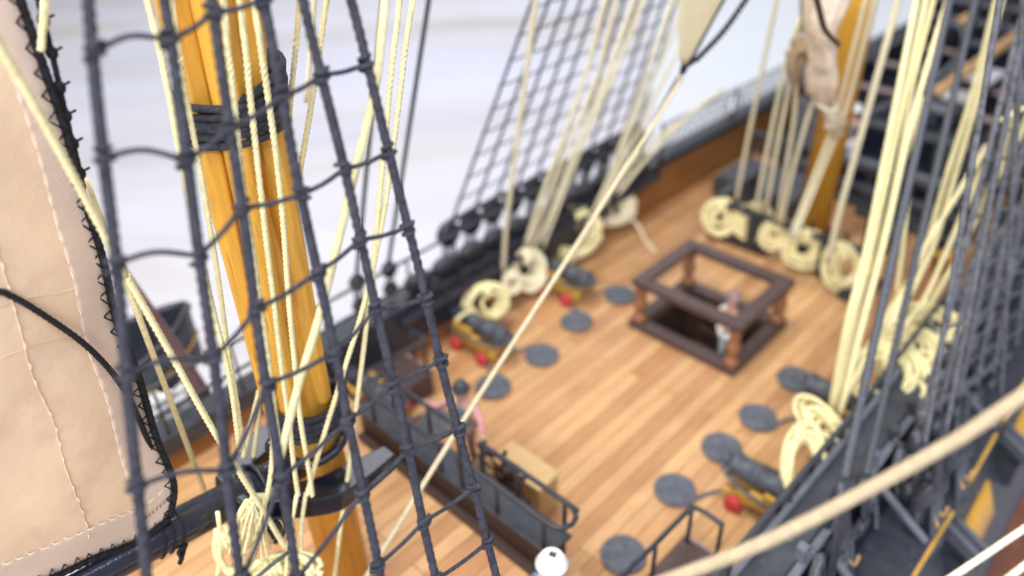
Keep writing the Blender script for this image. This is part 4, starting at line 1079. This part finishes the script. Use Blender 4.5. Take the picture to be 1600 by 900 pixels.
def boat(name, label, c, L, Wd, Hh, rz, m_out, m_trim, thw=True, inner=M_NAVY, group=None):
    t = thing(name, label, 'boat', c, group); c = Vector(c)
    cs, sn = math.cos(rz), math.sin(rz)
    def loc(x, y, z): return c + Vector((x * cs - y * sn, x * sn + y * cs, z))
    NX, NP = 26, 12
    def shell(sc, dz):
        rows = []
        for i in range(NX + 1):
            u = -1 + 2 * i / NX
            w = Wd / 2 * max(.02, (1 - abs(u) ** (2.6 if u > 0 else 4.5))) ** .75 if u > 0 else Wd / 2 * (1 - .35 * abs(u) ** 2.5)
            sheer = Hh * (1 + .22 * u * u); keel = Hh * .18 * max(0, u) ** 4
            row = []
            for j in range(NP + 1):
                a = -math.pi / 2 + math.pi * j / NP
                y = w * sc * math.copysign(abs(math.sin(a)) ** .8, a); z = keel + (sheer - keel) * (1 - math.cos(a) ** .75 if abs(math.cos(a)) > 1e-6 else 1.0) + dz
                row.append(loc(u * L / 2 * sc, y, min(z, sheer + dz)))
            rows.append(row)
        return rows
    MB().grid(shell(1.0, 0)).build('hull', m_out, t, solid=.06)
    MB().grid(shell(.94, .05)).build('lining', inner, t)
    r = shell(1.0, 0); gw = [row[0] for row in r] + [row[-1] for row in r][::-1]
    MB().sweep(gw, .14, 8, closed=True).build('gunwale', m_trim, t)
    tr = MB(); tr.add([p for p in r[0]], [tuple(range(len(r[0])))], False); tr.build('transom', m_out, t, solid=.08)
    st = shell(1.015, 0); MB().sweep([row[1] * .5 + row[2] * .5 for row in st], .06, 6).build('trim_strake', M_YEL2, t)
    if thw:
        n = int(L / 4.2)
        for k in range(n):
            u = -.75 + 1.45 * k / (n - 1); w = Wd / 2 * (.95 if u < .2 else .95 * (1 - max(0, u) ** 2.6) ** .75)
            a, b_ = loc(u * L / 2, -w, Hh * .82), loc(u * L / 2, w, Hh * .82)
            MB().beam(a, b_, .62, .14).build('thwart', M_PINK, t, bevel=.02)
    return t
boat('ship_boat', 'large grey ship boat with pinkish thwarts stowed beyond the main mast', (51, 16.0, .3), 20, 4.6, 2.4, 0, M_MIDGREY, M_MIDGREY, group='boats stowed in the waist')
boat('ship_boat', 'grey ship boat with pinkish thwarts half behind the dark shrouds at right', (50.5, 8.6, .3), 19, 4.6, 2.2, 0, M_GREY, M_GREY, group='boats stowed in the waist')
for (a, b_, z, lab) in (((1462, 146), (1640, 18), 3.0, 'long tan spare spar lying between the two stowed boats'), ((1503, 34), (1640, -60), 3.4, 'shorter tan spare spar end near the top right, farther off')):
    t = MB().sweep(catmull([P(a[0], a[1], z), P(b_[0], b_[1], z)], .8), .34, 14).build('spare_spar', M_TAN); tag(t, lab, 'spar', 'spare spars')
for (x, y, lab) in ((46.4, 12.2, 'dark trestle under the tan spare spars between the boats'),):
    tr = thing('trestle', lab, 'trestle', (x, y, .25))
    for dy in (-.9, .9): MB().box((x - .3, y + dy - .2, .253), (x + .3, y + dy + .2, 2.4)).build('post', M_BLACK, tr)
    MB().box((x - .35, y - 1.4, 2.402), (x + .35, y + 1.4, 2.66)).build('crossbar', M_GREY, tr, bevel=.04)
for k, (x, y0, y1, z) in enumerate(((34.6, 6.0, 11.0, 1.0), (35.6, 6.4, 10.6, .4))): pass
bt = thing('bitts', 'heavy dark bitts with grey crossbars right of the main mast', 'bitts', (35.2, 9, 0))
for y in (7.2, 10.3): MB().box((34.9, y - .28, .003), (35.5, y + .28, 3.0)).build('post', M_BLACK, bt, bevel=.05)
for z in (1.3, 2.4): MB().box((34.7, 6.2, z - .18), (34.896, 11.2, z + .18)).build('crossbar', M_GREY, bt, bevel=.04)
bx = thing('waist_lockers', 'stack of dark blue grey lockers with ledges beyond the right side of the main mast', 'lockers', (41.5, 9.2, 0))
for k, (x0, x1, y0, y1, z1) in enumerate(((39.0, 41.6, 7.4, 15.2, 1.5), (41.7, 44.2, 7.0, 15.8, 2.6), (44.3, 46.4, 10.8, 13.4, 3.2))):
    MB().box((x0, y0, .26), (x1, y1, z1)).build('locker', M_NAVY, bx, bevel=.05)
    MB().box((x0 - .15, y0 - .15, z1 + .002), (x0 + .9, y1 + .15, z1 + .2)).build('ledge', M_MIDGREY if k != 1 else M_GREY, bx, bevel=.04)
    for j in range(4): MB().box((x0 - .08, y0 + .5 + j * (y1 - y0 - 1) / 3.3, .3), (x0 - .003, y0 + .8 + j * (y1 - y0 - 1) / 3.3, z1 - .05)).build('batten', M_GREY, bx)
for i, y in enumerate((6.8, 9.4)):
    b = thing('fire_bucket', ('ochre bucket hung nearer the right edge under the dark bitts', 'ochre bucket beside the main mast foot under the dark bitts')[i], 'bucket', (34.2, y, .0), 'ochre buckets')
    MB().lathe([(.3, .003), (.42, .9), (.44, .92), (.38, .92), (.27, .1), (.02, .1)], (34.2, y, 0), n=16).build('pail', M_YEL2, b)
    MB().sweep([(34.2 + .42 * math.cos(a), y, .9 + .45 * math.sin(a)) for a in [math.pi * k / 10 for k in range(11)]], .03, 6).build('handle', M_BLACK, b)

fo = thing('forecastle', 'dark forecastle bulkhead with grey rails beyond the stowed boats, top right', 'bulkhead', (64, CL, 0))
MB().box((63.4, 5.2, .003), (66, 19.6, 5.0)).build('bulkhead', M_NAVY, fo, bevel=.05)
MB().box((62.9, 5.0, 5.003), (72, 19.8, 5.3)).build('forecastle_deck', M_GREY, fo, bevel=.05)
for z in (1.4, 2.8, 4.1): MB().box((63.1, 5.3, z), (63.396, 19.5, z + .35)).build('ledge', M_MIDGREY, fo, bevel=.03)
for k in range(8): MB().box((63.0, 5.6 + k * 1.95, .003), (63.098, 5.9 + k * 1.95, 4.9)).build('pilaster', M_GREY, fo)
for y, lab in ((5.6, 'dark gangway boards along the near side of the waist, right edge'), (18.3, 'dark gangway boards along the far side of the waist, behind the main mast')):
    gw = thing('gangway', lab, 'gangway', (50, y, 0), 'gangways along the waist')
    for k in range(3): MB().box((40, y - .85 + k * .58, .004), (63, y - .32 + k * .58, .28)).build('board', M_GREY, gw, bevel=.03)

# ------------------------------------------------------------------ furled sail at the main mast
fs = thing('furled_sail', 'bundled tan canvas lashed against the yellow main mast', 'furled sail', PY(1290, 150, 11.4))
def bundle(pp, y0, rads, seed, name, m=None):
    rr = random.Random(seed); q = catmull([PY(p[0], p[1], y0) for p in pp], .3); n = len(q); N = 28; rows = []
    for i, p in enumerate(q):
        t = i / (n - 1); r = float(np.interp(t, np.linspace(0, 1, len(rads)), rads)); row = []
        tg = (q[min(i + 1, n - 1)] - q[max(i - 1, 0)]).normalized(); u_ = tg.orthogonal().normalized(); w_ = tg.cross(u_)
        for k in range(N + 1):
            a = 2 * math.pi * (k % N) / N
            rr_ = r * (1 + .20 * math.sin(3 * a + 4 * t + seed) + .17 * math.sin(6 * a - 9 * t) + .09 * math.sin(11 * a + 16 * t) + .12 * math.sin(9 * t + seed))
            row.append(p + u_ * rr_ * math.cos(a) + w_ * rr_ * math.sin(a))
        rows.append(row)
    return MB().grid(rows).build(name, m or M_FURL, fs)
bundle([(1300, -60), (1293, -10), (1286, 40), (1284, 85), (1284, 120), (1292, 160)], 11.0, [.62, .60, .46, .42, .42, .24], 1, 'canvas_bundle')
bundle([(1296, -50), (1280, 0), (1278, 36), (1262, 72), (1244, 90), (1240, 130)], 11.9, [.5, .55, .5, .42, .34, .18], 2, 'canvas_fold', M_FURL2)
bundle([(1308, -60), (1298, 0), (1288, 50), (1290, 100)], 10.5, [.5, .42, .36, .25], 5, 'canvas_fold')
bundle([(1292, 164), (1302, 184), (1308, 212)], 10.8, [.22, .34, .16], 3, 'canvas_end')
MB().sweep(catmull(pxy([(1270, -30), (1280, 15), (1290, 48), (1310, 70)], 9.9, 9.9), .2), .09, 8).build('gasket', M_DARKWOOD, fs)
c = PY(1292, 164, 10.9)
MB().sweep([c + Vector((.36 * math.cos(a), .36 * math.sin(a), .1 * math.sin(a))) for a in [2 * math.pi * k / 20 for k in range(20)]], .07, 8, closed=True).build('lashing', M_PALE, fs)

# ------------------------------------------------------------------ mizzen staysail corner and its tack rope
ss = thing('staysail', 'cream corner of a staysail edged with black rope, top middle', 'sail', PY(1062, 118))
a0, a1 = (1066, -60), (1196, -60)
rows = []
for i in range(13):
    t = i / 12; L0 = (1066 - 6 * math.sin(t * 2.6), -60 + 160 * t); R0 = (1166 + (1078 - 1166) * t, -60 + 160 * t)
    rows.append([PY(L0[0] + (R0[0] - L0[0]) * k / 8 + 0, L0[1], CL - .15 * math.sin(math.pi * k / 8) * (1 - t)) for k in range(9)])
MB().grid(rows).build('canvas', M_SAIL2, ss, solid=.02)
k = MB().sweep(catmull(pxy([(1167, -60), (1130, 0), (1103, 48), (1078, 95), (1062, 120)], CL, CL), .05), .07, 10, lay=.4, amp=.25); k.build('bolt_rope', M_BLACKTHREAD, ss)
k = MB().sweep(catmull(pxy([(1205, -60), (1164, 0), (1128, 50), (1088, 92), (1072, 104)], CL - .2, CL), .05), .065, 10, lay=.4, amp=.25); k.build('bolt_rope', M_BLACKTHREAD, ss)
k = MB()
q = catmull(pxy([(1164, 0), (1128, 50), (1088, 92)], CL - .1, CL), .2)
for i, p in enumerate(q): k.ball(p + Vector((0, -.05, 0)), .09, 8)
k.build('lashing_knot', M_BLACKTHREAD, ss)
k = MB().ball(PY(1068, 108), .11, 10, (1, 1, 1.4)); k.build('clew_thimble', M_BLACKTHREAD, ss)
rope('long straight cream rope slanting from the staysail corner down past the beam', [PY(1062, 118, 12.3), PY(1052, 144, 12.25), PY(922, 350, 11.5), PY(735, 640, 10.9), PY(604, 850, 10.6), PY(548, 940, 10.5)], .064, M_TANROPE, lay=True, amp=.3)
rope('black pair of tack lines below the staysail corner', [PY(1068, 108, 12.4), PY(1050, 140, 12.6), PY(1022, 190, 13.2), PY(1000, 235, 14)], .07, M_TAR)

# ------------------------------------------------------------------ cream ropes around the near mast
GN = 'cream ropes down the near mast'
rn = .050
def nr(lab, pts, ya, yb, r=rn, m=M_CREAM): rope(lab, pxy(pts, ya, yb), r, m, GN, lay=True, wob=.006)
nr('cream rope along the left edge of the near mast, outermost', [(222, -40), (243, 47), (280, 233), (318, 420), (360, 600), (375, 705)], 11.5, 11.2)
nr('cream rope close beside the outermost one, left of the near mast', [(262, -40), (284, 110), (305, 225), (325, 335), (368, 620), (382, 710)], 11.7, 11.4, .045)
nr('leftmost of three cream ropes down the front of the near mast', [(345, -40), (362, 130), (381, 300), (402, 440), (436, 690)], 11.0, 10.9)
nr('middle of three cream ropes down the front of the near mast', [(369, -40), (390, 140), (407, 300), (443, 600), (466, 775)], 11.0, 10.9)
nr('right of three cream ropes down the front of the near mast', [(393, -40), (418, 150), (438, 300), (463, 600), (488, 775)], 10.9, 10.8)
nr('cream rope crossing behind shrouds, first right of the near mast top', [(472, -40), (461, 80), (452, 190), (446, 300)], 11.9, 12.4, .048)
nr('cream rope second right of the near mast top, slanting to the mast', [(516, -40), (497, 95), (472, 247), (458, 330)], 11.8, 12.0, .052)
nr('cream rope right of the near mast that slants back left to its foot', [(628, -40), (608, 150), (594, 300), (581, 420), (562, 500), (533, 592), (478, 775)], 11.6, 10.9, .052)
nr('cream rope right of the near mast that drops straight past the jaw', [(650, -40), (628, 120), (605, 300), (585, 410), (574, 490), (553, 670), (520, 915)], 11.4, 11.0, .052)
rope('blurred thick cream rope slanting across the lower front of the near mast', pxy([(606, -40), (587, 133), (547, 300), (503, 480), (467, 600), (438, 715)], 9.0, 8.2), .062, M_CREAM, GN)
rope('faint pale rope right of the near mast top, behind the others', pxy([(493, -40), (487, 60), (478, 160)], 15, 15.5), .06, M_PALE, GN)
rope('cream rope crossing the tan sail from top left to its edge', pxy([(-40, 10), (0, 75), (65, 185), (165, 370), (195, 433)], 10.3, 10.9), .058, M_CREAM, 'cream ropes beside the sail', lay=True)
rope('cream rope dropping steeply from the sail edge to behind the boom', pxy([(192, 428), (250, 583), (319, 765)], 12.0, 13.6), .055, M_CREAM, 'cream ropes beside the sail', lay=True, amp=.12)
rope('cream twisted rope slanting from the sail edge across the front of the boom', pxy([(197, 430), (262, 545), (333, 672), (395, 772), (446, 856)], 11.2, 10.9), .055, M_CREAM, 'cream ropes beside the sail', lay=True)
rope('short cream twisted rope at the top left, beside the sail edge', pxy([(72, -40), (70, 0), (64, 80)], 12.0, 12.1), .05, M_CREAM, 'cream ropes beside the sail', lay=True)
rope('cream line beside the black cord at the top of the tan sail edge', pxy([(135, 280), (150, 320), (168, 365), (190, 420)], 12.5, 12.4), .04, M_CREAM, 'cream ropes beside the sail')
rope('left of two slack cream lines just left of the mast foot, behind the boom', pxy([(405, 610), (393, 660), (380, 715)], 13.0, 13.0), .05, M_CREAM, 'slack lines at the mast foot', lay=True)
rope('right of two slack cream lines just left of the mast foot, behind the boom', pxy([(407, 600), (403, 660), (396, 715)], 13.0, 13.0), .05, M_CREAM, 'slack lines at the mast foot', lay=True)
rope('cream line hanging in front of the black boom end to the tassel', pxy([(428, 620), (426, 700), (420, 760), (402, 830)], 11.3, 11.0), .05, M_CREAM, 'slack lines at the mast foot', lay=True)
rope('cream line dropping past the jaw to the foot of the mast', pxy([(478, 770), (470, 840), (480, 910)], 11.0, 10.9), .045, M_CREAM, 'slack lines at the mast foot')
rope('cream line dropping straight below the boom jaw, left of the mast foot', pxy([(464, 772), (452, 840), (446, 910)], 10.9, 10.8), .045, M_CREAM, 'slack lines at the mast foot')

# hanks and tassel below the boom
tz = thing('rope_tassel', 'frayed cream rope tassel hanging under the boom at lower left', 'tassel', PY(405, 790, 11.2))
b = MB()
for k in range(46):
    x0 = 398 + rnd.uniform(-14, 16); x1 = x0 + rnd.uniform(-34, 30); y1 = 838 + rnd.uniform(-30, 40); y = 11.3 + rnd.uniform(-.3, .3)
    b.sweep(catmull([PY(x0, 782 + rnd.uniform(-6, 8), y), PY((x0 * 1.3 + x1 * .7) / 2 + rnd.uniform(-6, 6), 808, y - .1), PY(x1, y1, y)], .06), .030, 5)
b.build('strands', M_CREAM, tz)
b = MB()
for k in range(7):
    b.sweep(catmull(pxy([(395 + 3 * k, 772), (394 + 3.2 * k, 790), (396 + 2.5 * k, 806)], 11.1, 11.05), .06), .05, 7)
b.build('whipping', M_PALE, tz)
hung_coil(PY(356, 862, 11.6), (-.5, -.8, .3), .22, .55, 'cream loop of rope hanging under the boom at lower left', 4, .055, 41, m=M_CREAM)
hung_coil(PY(432, 905, 11.0), (-.3, -.6, .75), .78, .42, 'thick bunched cream coil cut by the bottom edge, left of the mast foot', 14, .06, 42, m=M_CREAM)
bl = thing('rigging_block', 'small black block hanging beside the frayed tassel', 'block', PY(430, 828, 11.3))
MB().ball(PY(430, 828, 11.3), .22, 14, (.8, .6, 1.35)).build('shell', M_GLOSS, bl)
MB().sweep([PY(430, 828, 11.3) + Vector((.23 * math.cos(a), -.02, .34 * math.sin(a))) for a in [2 * math.pi * k / 20 for k in range(20)]], .035, 6, closed=True).build('strop', M_TAR, bl)
rope('cream drooping line under the boom, from the loop to the sail corner', pxy([(340, 800), (345, 850), (338, 915)], 11.7, 11.6), .05, M_CREAM, 'slack lines at the mast foot')
rope('grey line over the bunched coil at the bottom edge', pxy([(398, 905), (430, 878), (452, 862)], 10.5, 10.4), .04, M_GREYROPE)

# ------------------------------------------------------------------ ropes from the far pin rail
GP = 'cream ropes rising from the far bulwark'
def fr_(lab, pts, ya, yb, r=.085, m=M_PALE): rope(lab, pxy(pts, ya, yb), r, m, GP)
fr_('single cream rope rising alone at the left of the far group', [(786, 425), (792, 342), (809, 214), (837, 0), (842, -40)], 19.6, 16.5, .095)
fr_('leftmost rope of the left cream bundle on the far bulwark', [(820, 385), (845, 310), (879, 218), (914, 117), (946, 0), (955, -40)], 19.6, 16.5)
fr_('second rope of the left cream bundle on the far bulwark', [(826, 385), (855, 312), (893, 214), (934, 117), (962, 0), (970, -40)], 19.6, 16.5)
fr_('third rope of the left cream bundle on the far bulwark', [(834, 388), (862, 330), (903, 222), (949, 117), (990, 0), (1002, -40)], 19.6, 16.5)
fr_('rightmost rope of the left cream bundle on the far bulwark', [(846, 390), (868, 335), (912, 222), (962, 110), (1004, 0), (1016, -40)], 19.6, 16.8)
fr_('leftmost rope of the middle cream bundle, by the largest far coil', [(925, 335), (950, 280), (984, 187), (1018, 90), (1052, 0), (1064, -40)], 19.6, 17)
fr_('second rope of the middle cream bundle, by the largest far coil', [(932, 335), (960, 270), (995, 180), (1030, 100), (1072, 0)], 19.6, 17.2)
fr_('third rope of the middle cream bundle, by the largest far coil', [(940, 332), (975, 250), (1006, 190), (1046, 105), (1090, 20)], 19.7, 17.4)
fr_('pale rope slanting low from the far right coil toward the bow', [(968, 300), (1010, 248), (1078, 179), (1130, 140)], 19.6, 19.8, .10)
fr_('second pale rope slanting low beside it toward the bow', [(958, 298), (1000, 240), (1060, 190)], 19.7, 19.9, .08)

# ropes at the main mast
GK = 'cream ropes down to the main mast foot'
def mr(lab, pts, ya, yb, r=.085, m=M_PALE): rope(lab, pxy(pts, ya, yb), r, m, GK)
mr('pale rope to the leftmost coil at the main mast foot', [(1150, 315), (1168, 220), (1190, 115), (1214, 0), (1222, -40)], 15.3, 13.5)
mr('pale rope to the second coil at the main mast foot', [(1182, 322), (1200, 230), (1226, 110), (1258, 0), (1268, -40)], 14.2, 13.2)
mr('pale rope between the second and third main mast coils', [(1197, 325), (1215, 225), (1236, 120), (1250, 30)], 13.6, 12.5)
mr('pale rope just left of the yellow main mast', [(1215, 345), (1228, 265), (1240, 190), (1247, 95)], 12.9, 12)
mr('pale rope from behind the mast left edge, slanting right', [(1220, 350), (1238, 270), (1260, 190), (1280, 130)], 12.6, 11.6)
mr('pale rope slanting across the left face of the yellow main mast', [(1234, 372), (1268, 285), (1305, 185), (1332, 80), (1352, 0), (1360, -40)], 11.5, 10.6)
mr('pale rope crossing the yellow main mast toward its right side', [(1240, 375), (1285, 265), (1320, 175), (1346, 80), (1366, 0), (1374, -40)], 11.3, 10.4)
mr('grey cream rope dropping to the rightmost main mast coil', [(1293, 410), (1312, 330), (1348, 200), (1376, 100), (1404, 0), (1414, -40)], 9.6, 9.2, .12)

# ropes to the near pin rail
GR = 'cream ropes rising from the near bulwark'
def sr(lab, pts, ya, yb, r=.095, m=M_CREAM): rope(lab, pxy(pts, ya, yb), r, m, GR)
sr('thick cream rope at the left of the right-hand group', [(1296, 650), (1325, 500), (1351, 400), (1388, 220), (1432, 0), (1440, -40)], 6.0, 8.2, .10)
sr('cream rope running close right of the thick left one', [(1302, 648), (1333, 500), (1360, 395), (1398, 220), (1446, 0), (1455, -40)], 5.9, 8.1, .10)
sr('cream rope third from left in the right-hand group', [(1310, 645), (1345, 500), (1376, 385), (1404, 260), (1428, 120), (1458, 0), (1466, -40)], 5.8, 8.0, .09)
sr('cream rope crossing in front of the left dark backstay', [(1312, 650), (1340, 540), (1380, 385), (1418, 218), (1450, 100), (1481, 0), (1492, -40)], 5.5, 7.6, .09)
sr('thin cream rope straight up beside the left dark backstay', [(1400, 460), (1410, 390), (1424, 260), (1440, 150)], 6.2, 7.6, .075)
sr('left of the broad cream pair between backstay and shroud net', [(1312, 640), (1382, 500), (1432, 420), (1449, 378), (1482, 265), (1518, 150), (1556, 0), (1566, -40)], 5.6, 7.2, .085)
sr('right of the broad cream pair between backstay and shroud net', [(1400, 505), (1432, 440), (1462, 375), (1494, 268), (1528, 150), (1566, 0), (1577, -40)], 5.6, 7.1, .085)
sr('left cream rope fanning from the small block near the right edge', [(1385, 520), (1443, 391), (1492, 310), (1542, 227)], 5.4, 5.6, .085)
sr('right cream rope fanning from the small block near the right edge', [(1412, 510), (1443, 470), (1478, 395), (1512, 315), (1545, 236)], 5.3, 5.5, .085)
sr('cream rope fanned low beside the shroud net', [(1432, 500), (1450, 480), (1500, 395), (1530, 330), (1548, 300)], 5.2, 5.2, .085)
sr('cream rope half hidden inside the shroud net, upper right', [(1528, 340), (1548, 290), (1575, 245), (1612, 170)], 5.0, 4.2, .10)
sr('cream rope at the right edge above the shroud net', [(1562, 255), (1582, 180), (1618, 90)], 5.2, 5.0, .10)
sr('short cream rope slanting flat into the right edge', [(1565, 188), (1585, 176), (1625, 158)], 4.6, 4.4, .07)
sr('cream rope wrapped down to the lowest near coil', [(1300, 662), (1285, 690), (1268, 712)], 5.8, 5.9, .09)
kb = thing('rigging_block', 'dark brown block with hooks near the right edge, cream ropes leading from it', 'block', PY(1553, 205, 5.6))
c = PY(1552, 215, 5.6)
MB().ball(c, .42, 14, (.9, .6, 1.1)).build('shell', M_DARKWOOD, kb)
for dx in (-.35, .35): MB().sweep(catmull([c + Vector((dx * .6, 0, .3)), c + Vector((dx, -.05, .8)), c + Vector((dx * 1.3, 0, 1.0)), c + Vector((dx * 1.6, 0, .85))], .1), .1, 8).build('hook', M_DARKWOOD, kb)

# ropes in the foreground at lower right
rope('thick blurred cream rope sweeping up from the bottom to the right edge', [PD(1000, 922, 9.2), PD(1060, 900, 9.1), PD(1200, 845, 8.9), PD(1350, 768, 8.7), PD(1500, 684, 8.5), PD(1600, 617, 8.3), PD(1690, 552, 8.2)], .080, M_THICK)
rope('thin bright cream rope in the bottom right corner', [PD(1440, 930, 10.6), PD(1490, 900, 10.6), PD(1600, 826, 10.6), PD(1680, 772, 10.6)], .045, M_PALE, lay=True, amp=.1)
rope('bit of cream rope in the extreme bottom right corner', [PD(1560, 915, 10.4), PD(1600, 884, 10.4), PD(1660, 840, 10.4)], .045, M_PALE)

# ------------------------------------------------------------------ boat and spar outside the far quarter
boat('quarter_boat', 'grey boat with thin yellow line hung outside, behind the tan sail edge', (2.4, 23.6, 1.4), 11.4, 3.2, 2.3, R(4), M_MIDGREY, M_BLACK, thw=False, inner=M_BLACK)
dv = thing('davit', 'mauve brown slanting spar left of the near mast, behind the sail edge', 'davit', (7, 21.5, 2.5))
MB().sweep(catmull([PY(186, 415, 21.0), PY(255, 520, 21.0), PY(318, 622, 20.9)], .5), lambda t: .12 + .20 * t, 14).build('spar', M_MAUVE, dv)
MB().sweep(catmull([PY(270, 560, 21.0), PY(300, 600, 21.1)], .3), .2, 10).build('cleat', M_GREY, dv)
cl = MB()
rows = []
for i in range(14):
    row = []
    for j in range(18):
        p = PY(236 + 5 * j, 610 + 4 * i + 0.1 * (j - 9) ** 2, 21.2)
        row.append(p + Vector((0, .12 * math.sin(i * 1.1 + j * .7), .1 * math.sin(j * 1.3 + i * .5))))
    rows.append(row)
tag(cl.grid(rows).build('white_canvas', M_WHITE, solid=.05), 'crumpled white canvas bundle on the far rail under the boat', 'canvas')
MB()
